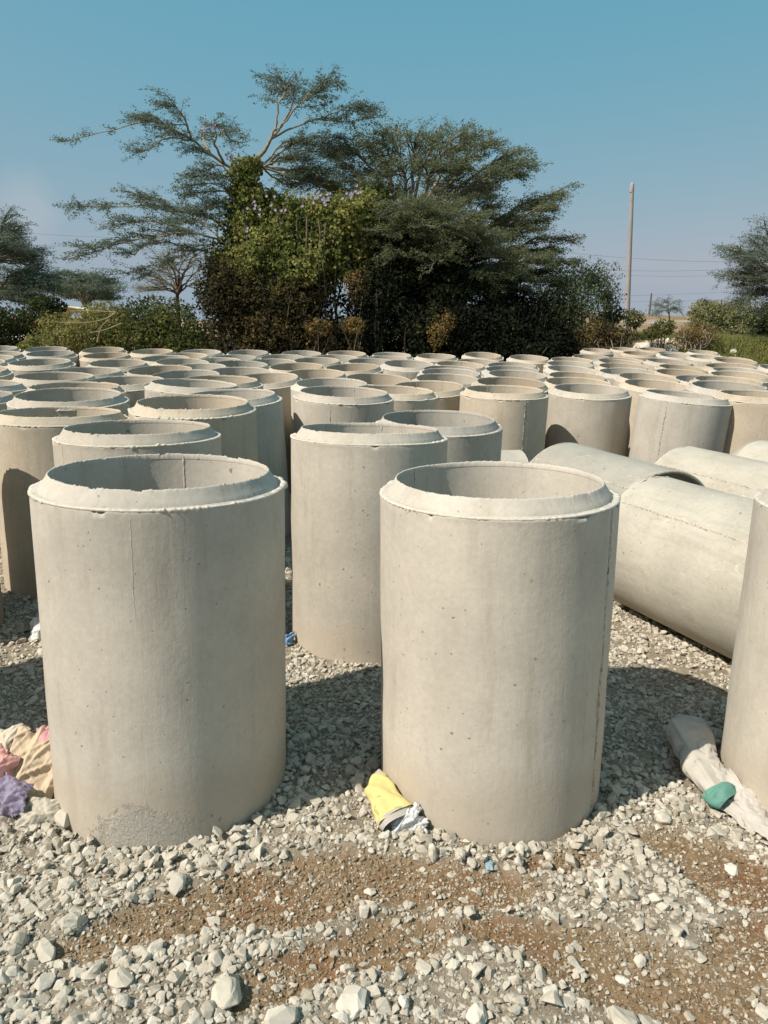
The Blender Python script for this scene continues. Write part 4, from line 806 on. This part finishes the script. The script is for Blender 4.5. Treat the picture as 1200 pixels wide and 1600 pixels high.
fix([T1.build('trunk', M_BARK_Y, e1), W1.build('branches', M_TWIG, e1), L1.build('crown', M_ACACIA_B, e1)], e1)

# creeper over the trunk and the thicket beside it
r = np.random.default_rng(31); e2 = tree_root('flowering_creeper', 'dense green creeper with pale purple flowers draped over the tall acacia trunk', 'creeper', Y1 - .8, 420)
Lc = Leaves(); YC = Y1 - .3
bl = [blob_px(380, 276, YC, 22, 26, .5), blob_px(396, 262, YC, 16, 16, .3), blob_px(388, 308, YC, 31, 32, .6), blob_px(386, 348, YC, 36, 36, .8), blob_px(392, 390, YC, 44, 42, .9), blob_px(380, 430, YC, 38, 44, .9), blob_px(400, 480, YC, 48, 46, 1.0),
      blob_px(430, 330, YC + .3, 38, 26, .8), blob_px(470, 345, YC, 42, 34, .9), blob_px(520, 335, YC, 40, 28, .9), blob_px(545, 345, YC - .3, 40, 34, 1.0), blob_px(440, 390, YC - .4, 52, 44, 1.1), blob_px(510, 395, YC - .3, 50, 46, 1.1),
      blob_px(455, 430, YC - .5, 60, 42, 1.2), blob_px(580, 320, YC + .1, 28, 26, .7), blob_px(562, 385, YC, 42, 50, 1.0), blob_px(410, 420, YC - .5, 34, 40, 1.0), blob_px(350, 415, YC + .1, 24, 30, .7)]
leaf_mass(Lc, bl, 560, r, (.07, .13), .8, .62, .22, .5, .75)
oc = Lc.build('foliage', M_VINE, e2)
Wc = Wood()
for _ in range(26):
    u = r.uniform(372, 560); v0 = 300 + r.uniform(0, 60); yy = YC - r.uniform(0, 1.0); Wc.tube(curve([at(u, v0, yy), at(u + r.uniform(-12, 12), v0 + 90, yy - .2), at(u + r.uniform(-20, 20), 590, yy)], 9, .03, r), np.linspace(.03, .02, 9), 5)
os_ = Wc.build('vine_stems', M_BARK, e2)
fl = Leaves(); pts = []
def flow(u, v, su, sv, n):
    for _ in range(n): pts.append((r.normal(u, su), r.normal(v, sv)))
flow(507, 312, 7, 5, 16); flow(550, 305, 10, 5, 12); flow(440, 320, 25, 8, 10); flow(475, 395, 5, 6, 5); flow(400, 330, 15, 20, 6); flow(365, 252, 6, 8, 9); flow(325, 205, 10, 12, 14); flow(388, 360, 3, 3, 2)
for u, v in pts:
    c = at(u, v, YC - 1.05 if v > 280 else YC - .25); k = 6; a = np.linspace(0, 6.28, k, endpoint=False) + r.uniform(0, 6); D = np.stack([np.cos(a), -np.full(k, .55), np.sin(a)], 1); fl.add(c + D * .022, D, np.tile([0, -1, .3], (k, 1)), .055, .05, np.full(k, .5))
of = fl.build('flower', M_FLOWER, e2); of['kind'] = 'stuff'
fix([oc, os_, of], e2)

# the wide acacia to its right
r = np.random.default_rng(41); Y2 = 25.5; P = lambda u, v, dy=0: at(u, v, Y2 + dy)
e3 = tree_root('umbrella_acacia', 'wide spreading acacia with layered wispy crown right of the creeper covered tree', 'tree', Y2, 650)
T1 = Wood(); W1 = Wood(); L1 = Leaves()
T1.tube(curve([P(655, 600), P(650, 520), P(640, 450), P(635, 400)], 12), np.linspace(.34, .24, 12), 10)
T1.tube(curve([P(665, 600, .5), P(680, 510, .6), P(690, 440, .6)], 12), np.linspace(.26, .16, 12), 10)
kw = dict(lsz=(.045, .085), lw=.45, step=.02, rad=.07)
def fan(src, dsts, r0, **k):
    for (u, v, dy) in dsts:
        a = src; limb([(a[0], a[1], a[2]), (a[0] * .6 + u * .4 + r.uniform(-6, 6), a[1] * .5 + v * .5 - 8, a[2] * .5 + dy * .5), (a[0] * .25 + u * .75, a[1] * .15 + v * .85 - 3, dy * .8), (u, v, dy)], r0, .010, **k)
fan((635, 400, 0), [(470, 268, -1), (520, 240, .5), (545, 225, -.8), (578, 228, .5), (600, 222, -.5), (618, 212, .8), (650, 222, -.7), (680, 214, .7), (705, 218, -.5), (735, 216, .6), (768, 222, -.4), (800, 240, .4), (822, 250, -.3), (812, 272, .5)], .08, side=(.6, 1.4), nside=15, t0=.4, flat=.26, lift=.04)
fan((645, 400, .3), [(590, 285, -1.5), (630, 262, -1.5), (680, 255, -1.6), (730, 262, -1.4), (770, 270, -1.6), (560, 300, 1.2), (620, 300, 1.6), (690, 290, 1.5), (750, 290, 1.6), (510, 290, -.8), (660, 320, -1.8), (715, 320, -1.6)], .06, side=(.6, 1.4), nside=13, t0=.4, flat=.28, lift=.04)
fan((690, 435, .6), [(870, 303, .2), (862, 322, -.8), (845, 345, .8), (880, 373, -.3), (866, 388, .6), (878, 408, -.4), (835, 425, .6), (800, 395, -.6), (820, 362, -.8), (790, 340, .8), (760, 325, -.5), (842, 310, 1.0), (780, 420, .4)], .06, side=(.5, 1.4), nside=16, t0=.35, flat=.16, lift=.02)
fan((640, 420, 0), [(560, 350, -1.2), (600, 345, -1.5), (700, 360, -1.5), (740, 360, 1.2), (760, 385, -1), (580, 400, -1), (720, 420, -1.4), (750, 440, -.8), (600, 440, -1.0)], .05, side=(.6, 1.3), nside=16, t0=.3, flat=.2)
fan((690, 450, 0), [(850, 440, -.5), (820, 455, -1.5), (780, 450, -2), (740, 455, -2.2), (860, 425, 1), (760, 430, -2.6), (810, 425, -2.2), (840, 405, -1.6)], .045, side=(.5, 1.3), nside=15, t0=.3, flat=.14, lift=0)
fan((640, 420, -.5), [(625, 330, -3.2), (650, 322, -3.4), (690, 328, -3.2), (735, 340, -3.0), (612, 360, -2.8), (660, 350, -3.6), (710, 365, -3.2), (625, 395, -3.0), (760, 372, -2.8), (690, 400, -3.4), (800, 400, -2.6)], .05, side=(.6, 1.4), nside=13, t0=.4, flat=.35)
fix([T1.build('trunk', M_BARK_P, e3), W1.build('branches', M_TWIG, e3), L1.build('crown', M_ACACIA, e3)], e3)
# thicket under the trees
r = np.random.default_rng(51)
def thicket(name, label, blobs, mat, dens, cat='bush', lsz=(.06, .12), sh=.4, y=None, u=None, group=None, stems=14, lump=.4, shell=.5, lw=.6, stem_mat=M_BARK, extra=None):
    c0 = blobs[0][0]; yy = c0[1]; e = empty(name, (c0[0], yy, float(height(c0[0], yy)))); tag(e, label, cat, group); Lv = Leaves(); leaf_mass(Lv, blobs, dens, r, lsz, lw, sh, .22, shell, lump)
    Wd = Wood()
    for _ in range(stems):
        c, R0 = blobs[r.integers(len(blobs))]; a = np.array([c[0] + r.uniform(-.5, .5) * R0[0], c[1] + r.uniform(-.6, .3) * R0[1], height(c[0], c[1]) - .05]); b_ = c + rdir(r, 1)[0] * R0 * [1.0, .95, .95]
        if b_[2] < a[2] + .2: b_[2] = a[2] + .4
        Wd.tube(curve([a, (a + b_) / 2 + r.normal(0, .15, 3), b_], 7), np.linspace(.03, .006, 7), 4)
    fix([Wd.build('stems', stem_mat, e), Lv.build('foliage', mat, e)], e); return e
thicket('dark_thicket', 'dark brownish thicket of tangled dry growth below the creeper, reaching the back row of pipes', [blob_px(370, 480, 22.6, 55, 62, 1.2), blob_px(345, 455, 22.8, 38, 44, .9), blob_px(430, 500, 22.4, 60, 62, 1.2), blob_px(480, 470, 22.8, 50, 50, 1.0), blob_px(500, 540, 22.3, 70, 50, 1.1), blob_px(390, 550, 22.2, 80, 50, 1.2)], M_BROWN, 340, stems=90, sh=.3, lump=.6, shell=.7, lsz=(.07, .14))
thicket('dark_thicket', 'deep shaded green thicket right of the middle under the wide acacia', [blob_px(590, 470, 23.2, 60, 70, 1.4), blob_px(640, 430, 23.6, 70, 60, 1.4), blob_px(700, 450, 23.4, 62, 72, 1.5), blob_px(660, 520, 22.8, 90, 60, 1.4), blob_px(560, 540, 22.6, 60, 50, 1.2), blob_px(740, 520, 22.8, 70, 60, 1.4), blob_px(615, 380, 24.0, 50, 50, 1.2), blob_px(690, 390, 24.2, 46, 40, 1.1)], M_SHADED, 340, stems=70, sh=.3, lump=.6, shell=.75, lsz=(.08, .15))
thicket('dark_thicket', 'dark green thicket at the right end of the trees before the pole', [blob_px(800, 515, 23.2, 60, 46, 1.4), blob_px(845, 505, 23.6, 44, 44, 1.3), blob_px(785, 470, 24.2, 36, 36, 1.2), blob_px(868, 530, 22.8, 40, 36, 1.0), blob_px(830, 548, 22.4, 70, 30, 1.0)], M_SHADED, 340, stems=60, sh=.4, lump=.6, shell=.75, lsz=(.08, .15))
thicket('leafy_bush', 'green brown bushy tree between the thicket and the pole', [blob_px(880, 445, 25.5, 38, 32, 1.1), blob_px(925, 438, 27, 38, 30, 1.1), blob_px(900, 480, 25, 48, 38, 1.1), blob_px(948, 465, 27.5, 22, 26, .8), blob_px(850, 470, 24.8, 34, 34, 1.0)], M_ACACIA, 260, stems=60, sh=.35, shell=.9, lump=.8, lw=.5)
thicket('dry_bush', 'sunlit tangle of yellowish dry branches hanging in front of the dark thicket', [blob_px(684, 520, 21.3, 16, 24, .35), blob_px(700, 500, 21.4, 14, 16, .3)], M_BROWN, 320, stems=0, sh=.95, stem_mat=M_BARK_Y, lsz=(.04, .09), lump=.7)
thicket('dry_bush', 'patch of reddish orange dry leaves low in the thicket below the creeper', [blob_px(552, 508, 21.4, 20, 14, .4), blob_px(500, 512, 21.5, 22, 14, .4), blob_px(560, 450, 22.6, 22, 30, .5)], M_BROWN, 330, stems=18, sh=.95)
# bank of shrubs at the left
thicket('scrub_bank', 'sunlit olive green shrub bank left of the creeper', [blob_px(270, 520, 22.5, 52, 48, 1.2), blob_px(232, 500, 23.0, 48, 36, 1.1), blob_px(300, 545, 22.0, 44, 30, 1.0), blob_px(205, 530, 22.4, 60, 30, 1.0)], M_BUSH2, 330, stems=20, sh=.42)
thicket('scrub_bank', 'yellowish scrub with long bare branches at the left below the small far tree', [blob_px(150, 520, 22.3, 66, 34, 1.1), blob_px(110, 530, 22.0, 50, 30, 1.0), blob_px(165, 492, 23.2, 40, 20, .9), blob_px(85, 512, 22.8, 30, 24, .9)], M_ACACIA_Y, 260, stems=70, sh=.5, stem_mat=M_BARK_Y)
thicket('weed_clump', 'small bright leafy weed clump at the left edge of the back row of pipes', [blob_px(52, 536, 20.2, 14, 12, .3), blob_px(40, 540, 20.4, 10, 8, .3)], M_VINE, 500, stems=6, sh=.8)
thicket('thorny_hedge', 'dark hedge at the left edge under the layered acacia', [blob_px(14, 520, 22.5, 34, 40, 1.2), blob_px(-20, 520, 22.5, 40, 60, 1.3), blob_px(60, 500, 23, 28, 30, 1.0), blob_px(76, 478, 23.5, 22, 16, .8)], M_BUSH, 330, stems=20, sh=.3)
# long bare branches lying over the scrub
e = empty('fallen_branch', at(180, 505, 20.8)); tag(e, 'long bare yellow branches lying over the yellowish scrub at the left', 'branch'); Wb = Wood()
for q in ([(182, 488), (160, 500), (120, 505), (85, 503)], [(182, 488), (150, 486), (110, 486)], [(152, 535), (158, 512), (172, 498)], [(190, 505), (165, 515), (140, 520)]):
    Wb.tube(curve([at(u, v, 20.9) for u, v in q], 9), np.linspace(.022, .009, 9), 5)
fix([Wb.build('bough', M_BARK_Y, e)], e)

# left edge acacia, small far acacia, thin bare tree, right edge acacia
def small_acacia(name, label, trunk, limbs_, y, seed, mat=M_ACACIA_B, bark=M_BARK, side=(.5, 1.4), nside=14, r0=.16, kwl=None, group=None):
    global r, P, T1, W1, L1, kw
    r = np.random.default_rng(seed); P = lambda u, v, dy=0: at(u, v, y + dy); e = tree_root(name, label, 'tree', y, trunk[0][0], group); T1, W1, L1 = Wood(), Wood(), Leaves(); kw = kwl or dict(lsz=(.04, .075), lw=.42, step=.022, rad=.06)
    T1.tube(curve([P(*q) for q in trunk], 10), np.linspace(r0, r0 * .5, 10), 8)
    for src, d in limbs_:
        u, v, dy = d; limb([(src[0], src[1], 0), (src[0] * .55 + u * .45, src[1] * .5 + v * .5 - 5, dy * .5), (u, v, dy)], r0 * .4, .008, side=side, nside=nside, t0=.3, flat=.12, lift=.02)
    fix([T1.build('trunk', bark, e), W1.build('branches', M_TWIG, e), L1.build('crown', mat, e)], e); return e
s1, s2 = (-10, 470), (-12, 420)
small_acacia('umbrella_acacia', 'layered acacia cut by the left edge', [(-8, 600), (-8, 520), (-12, 440), (-14, 400)],
  [(s2, (5, 345, 0)), (s2, (20, 362, .6)), (s2, (15, 385, -.8)), (s2, (40, 392, .3)), (s1, (30, 420, -1)), (s1, (48, 412, .8)), (s1, (70, 432, .2)), (s1, (82, 440, -.6)), (s1, (60, 455, -.9)), (s1, (50, 468, .9)), (s2, (-40, 360, 0)), (s1, (25, 470, -1.2)), (s1, (-50, 420, .4)), (s2, (0, 372, -1.2)), (s2, (28, 402, 1.2)), (s1, (10, 440, 1.4))], 25, 61, nside=18)
small_acacia('far_acacia', 'small far acacia with a flat top behind the yellowish scrub', [(132, 600), (132, 510), (134, 470)], [((134, 478), (x, y_, d)) for x, y_, d in ((98, 448, 0), (108, 438, 1), (125, 430, -1), (140, 432, 1), (155, 440, 0), (172, 450, -1), (118, 446, -2), (148, 450, 2), (130, 440, 2), (165, 462, 1), (105, 460, 1))], 38, 62, side=(.8, 1.9), r0=.2, kwl=dict(lsz=(.07, .12), lw=.45, step=.035, rad=.1))
small_acacia('thin_tree', 'thin sparse brownish tree in front of the sky left of the creeper', [(279, 600), (279, 500), (277, 465), (279, 430)], [((278, 460), (x, y_, d)) for x, y_, d in ((236, 430, 0), (250, 405, .5), (262, 392, -.5), (285, 388, .4), (305, 396, -.4), (322, 415, .3), (240, 448, -.5), (318, 440, .5), (270, 400, .8), (296, 410, -.8), (258, 440, .7), (225, 452, .3))], 27, 63, mat=M_ACACIA_Y, side=(.4, 1.1), nside=8, r0=.10, kwl=dict(lsz=(.03, .055), lw=.45, step=.06, rad=.06))
small_acacia('umbrella_acacia', 'grey green acacia cut by the right edge', [(1235, 600), (1232, 520), (1225, 440)], [((1226, 450), (x, y_, d)) for x, y_, d in ((1195, 352, 0), (1180, 378, .6), (1150, 385, -.4), (1142, 390, .5), (1165, 400, -1), (1140, 425, .2), (1138, 432, -.5), (1160, 445, .9), (1175, 420, 1.2), (1190, 400, -1.2), (1168, 468, -.6), (1158, 472, .2), (1250, 370, 0), (1205, 380, .8), (1195, 440, -1), (1185, 455, 1), (1200, 480, -.5))], 26, 64, nside=10, side=(.4, 1.2))
small_acacia('thin_tree', 'small straggly dark tree on the rise right of the pole', [(1046, 540), (1046, 500), (1044, 480)], [((1045, 490), (x, y_, d)) for x, y_, d in ((1032, 478, 0), (1040, 471, .5), (1055, 482, -.5), (1028, 490, .3))], 34, 65, side=(.2, .5), nside=5, r0=.05)
thicket('leafy_bush', 'rounded grey green bush at the right below the edge acacia', [blob_px(1120, 500, 29, 32, 28, 1.0), blob_px(1150, 498, 29.5, 34, 26, 1.0), blob_px(1100, 490, 29.5, 22, 22, .8), blob_px(1140, 520, 28.5, 40, 16, .9)], M_ACACIA, 380, stems=20, sh=.75, lsz=(.07, .13))
thicket('leafy_bush', 'dark bush at the right edge behind the grass', [blob_px(1190, 505, 30, 26, 26, 1.0), blob_px(1215, 500, 30, 30, 40, 1.0)], M_BUSH, 300, stems=12, sh=.45)
thicket('dry_bush', 'pale brown dry bush in front of the rise right of the pole', [blob_px(1092, 520, 25.5, 30, 18, .8), blob_px(1075, 526, 25.2, 22, 12, .6)], M_BROWN, 320, stems=60, sh=.85, lsz=(.04, .08), stem_mat=M_BARK_P)
thicket('leafy_bush', 'small dark bush left of the pole foot', [blob_px(957, 492, 28, 20, 15, .6), blob_px(945, 500, 28, 16, 12, .5)], M_BUSH, 330, stems=10, sh=.45)
thicket('leafy_bush', 'small dark bush right of the pole foot', [blob_px(990, 498, 29, 16, 14, .5)], M_BUSH, 330, stems=8, sh=.5)
thicket('leafy_bush', 'scrubby bush among the white rocks right of the pole', [blob_px(1036, 512, 24.5, 18, 12, .5), blob_px(1020, 520, 24.3, 14, 9, .4)], M_BUSH, 330, stems=14, sh=.7)
thicket('dry_bush', 'low tangle of dry scrub at the foot of the pole', [blob_px(935, 520, 23.5, 28, 22, .7), blob_px(965, 525, 23.3, 26, 16, .6), blob_px(900, 535, 22.8, 26, 18, .6)], M_BROWN, 300, stems=50, sh=.7, stem_mat=M_BARK_P)
# ---------------------------------------------------------------- grass on the waste ground
r = np.random.default_rng(71); n = 60000; gx_ = r.uniform(4, 18, n); gy_ = r.uniform(22.6, 33, n); k_ = N2.fbm(gx_, gy_, .45, 3); pick = (k_ > .46 - .12 * sstep(.38, .46, gx_ / gy_)) & (gx_ / gy_ > .19) & (gx_ / gy_ < .62); pick &= ~((np.abs(gx_ / gy_ - .36) < .04) & (gy_ < 27))
gx_, gy_, k_ = gx_[pick], gy_[pick], k_[pick]
def clear(x, y, d=.7):
    m = np.ones(len(x), bool)
    for px, py in placed: m &= (x - px) ** 2 + (y - py) ** 2 > d * d
    return m
cm = clear(gx_, gy_, .6); gx_, gy_, k_ = gx_[cm], gy_[cm], k_[cm]
Lg = Leaves(); reps = 6
for q in range(reps):
    m = len(gx_); hgt = r.uniform(.08, .26, m) * (.6 + k_); x_, y_ = gx_ + r.normal(0, .06, m), gy_ + r.normal(0, .06, m); D = np.stack([r.normal(0, .35, m), r.normal(0, .35, m), np.ones(m)], 1)
    Lg.add(np.stack([x_, y_, height(x_, y_) + hgt * .45], 1), D, r.normal(size=(m, 3)), hgt, .02, np.clip(r.normal(.45, .25, m), 0, 1))
tag(Lg.build('grass', M_DRYGRASS, None), 'yellow green dry grass on the waste ground behind the pipes at the right', 'grass', kind='stuff')
# pale rocks and rubble on the waste ground
def heap(name, label, items, cat, group=None, sh=.85):
    for k, (u, v, y, s, fl) in enumerate(items):
        me = stone_mesh(700 + k + int(u), 22, fl, .06); me.transform(Matrix.Scale(s, 4)); me.materials.append(M_ROCK); o = link(name, me); p = at(u, v, y); o.location = (p[0], y, float(height(p[0], y)) + s * fl * .35); o.rotation_euler = (0, 0, k * 1.3); o['shade'] = sh
        tag(o, label if isinstance(label, str) else label[k], cat, group)
heap('boulder', ['long low white boulder right of the pole', 'smaller pale boulder right of the long white one', 'white boulder standing alone before the red rise', 'pale block at the foot of the dry scrub by the pole', 'flat pale boulder before the grey green bush', 'pale stone left of the pole among dry scrub', 'flat pale slab at the right edge before the dark bush', 'small pale stone between the pole and the long white boulder'],
     [(1018, 521, 25, .62, .38), (1045, 526, 25, .42, .4), (1075, 517, 27, .22, .8), (980, 530, 23, .16, 1.2), (1128, 526, 28, .6, .2), (944, 520, 22.6, .12, .9), (1180, 528, 27, .5, .22), (972, 536, 23.4, .26, .5)], 'boulder', 'pale boulders on the waste ground')
# ---------------------------------------------------------------- pole, wires, far bits
M_POLE = mat_simple('weathered_pole', (.33, .30, .27), .85, (3, .15)); M_WIRE = mat_simple('wire', (.12, .12, .13), .6)
YP = 30.0; p0 = at(979, 512, YP); p1 = at(988, 288, YP); e = empty('utility_pole', (p0[0], YP, float(height(p0[0], YP)) - .3)); tag(e, 'tall bare utility pole standing alone right of the trees', 'pole')
Wp = Wood(); Wp.tube(curve([(p0[0], YP, e.location.z), p0, (p0 + p1) / 2, p1], 12), np.linspace(.125, .070, 12), 14); top = p1
Wp2 = Wood(); Wp2.tube([p1 - [0, 0, .28], p1 - [0, 0, .02], p1 + [0, 0, .06], p1 + [0, 0, .065]], [.078, .078, .05, .001], 12)
fix([Wp.build('shaft', M_POLE, e), Wp2.build('pole_cap', M_POLE, e)], e)
e = empty('utility_pole', at(1013, 505, 95)); tag(e, 'tiny distant pole on the horizon between the tall pole and the right bushes', 'pole'); Wp = Wood(); Wp.tube([at(1012, 512, 95), at(1018, 458, 95)], [.14, .09], 8)
fix([Wp.build('shaft', M_BARK, e)], e)
WIRES = [(-60, 356, 420, 372, 'upper left power line behind the tall acacia', 60), (-60, 374, 420, 388, 'second left power line under the upper one', 60), (-60, 422, 420, 424, 'lower left power line above the far acacia', 75), (-60, 428, 420, 432, 'lowest left power line above the far acacia', 75),
 (860, 392, 1260, 408, 'uppermost power line right of the pole', 60), (860, 418, 1260, 414, 'second power line right of the pole', 60), (860, 425, 1260, 424, 'third power line right of the pole', 62), (860, 462, 1260, 446, 'fourth power line right of the pole', 75), (860, 470, 1260, 460, 'lowest power line right of the pole', 78)]
for u0, v0, u1, v1, lab, y in WIRES:
    a, b_ = at(u0, v0, y), at(u1, v1, y); q = np.linspace(0, 1, 16)[:, None]; C = a + (b_ - a) * q; C[:, 2] -= (.35 * 4 * q * (1 - q))[:, 0]
    w = Wood(); w.tube(C, .009, 4); o = w.build('power_line', M_WIRE, None); tag(o, lab, 'power line', 'power lines')
# low building glimpsed at the left with a red panel, and a curved roof
e = empty('low_building', at(52, 530, 42)); tag(e, 'low white walled building glimpsed through the hedge at the left, red panel above', 'building')
def boxm(name, c, s, mat, parent):
    c, s = np.array(c), np.array(s) / 2; V = c + np.array([[i, j, k] for i in (-1, 1) for j in (-1, 1) for k in (-1, 1)]) * s; F = [[0, 1, 3, 2], [4, 6, 7, 5], [0, 4, 5, 1], [2, 3, 7, 6], [0, 2, 6, 4], [1, 5, 7, 3]]; return link(name, mesh_np(name, V, F), mat, parent)
c = at(56, 528, 42); cr_ = at(44, 505, 42)
fix([boxm('wall', (c[0], 43, c[2]), (3.4, 2, 1.5), mat_simple('white_wall', (.62, .6, .55), .9, (1.5, .1)), e), boxm('red_panel', (cr_[0], 41.9, cr_[2]), (1.5, .12, .5), mat_simple('red_panel', (.42, .07, .06), .7, (2, .3)), e), boxm('roof', (c[0], 43, c[2] + .8), (3.8, 2.5, .1), M_POLE, e)], e)
n = 24; a = np.linspace(0, math.pi, n); c = at(123, 500, 36); R0, Hh = .9, .55; V = []
for yy in (34.5, 38): V += [[c[0] + 1.25 * math.cos(t_), yy, c[2] + Hh * math.sin(t_)] for t_ in a] 
V = np.array(V); F = [[i, i + 1, n + i + 1, n + i] for i in range(n - 1)]
e = empty('curved_shelter', c); tag(e, 'cream curved roof of a shelter showing above the yellowish scrub', 'shelter'); MR = mat_simple('cream_roof', (.66, .60, .40), .7)
rf = link('roof', mesh_np('roof', V, F, True), MR, e); md = rf.modifiers.new('thickness', 'SOLIDIFY'); md.thickness = .06
fix([rf, boxm('post', (c[0] - 1.1, 35, c[2] - .9), (.1, .1, 1.9), M_BARK, e), boxm('post', (c[0] + 1.1, 35, c[2] - .9), (.1, .1, 1.9), M_BARK, e)], e)
# pale slab under the thicket, its colour darkened to stand for the shade there
def slab(name, label, u, v, y, s, mat):
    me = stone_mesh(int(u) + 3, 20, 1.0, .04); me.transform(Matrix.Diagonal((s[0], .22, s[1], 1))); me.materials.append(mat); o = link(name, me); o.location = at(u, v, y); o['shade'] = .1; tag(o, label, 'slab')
slab('concrete_slab', 'pale upright broken slab under the thicket behind the middle of the back row', 517, 538, 22.0, (.28, .34), M_ROCK)
print('tris', sum(len(o.data.polygons) * 2 for o in bpy.data.objects if o.type == 'MESH'))
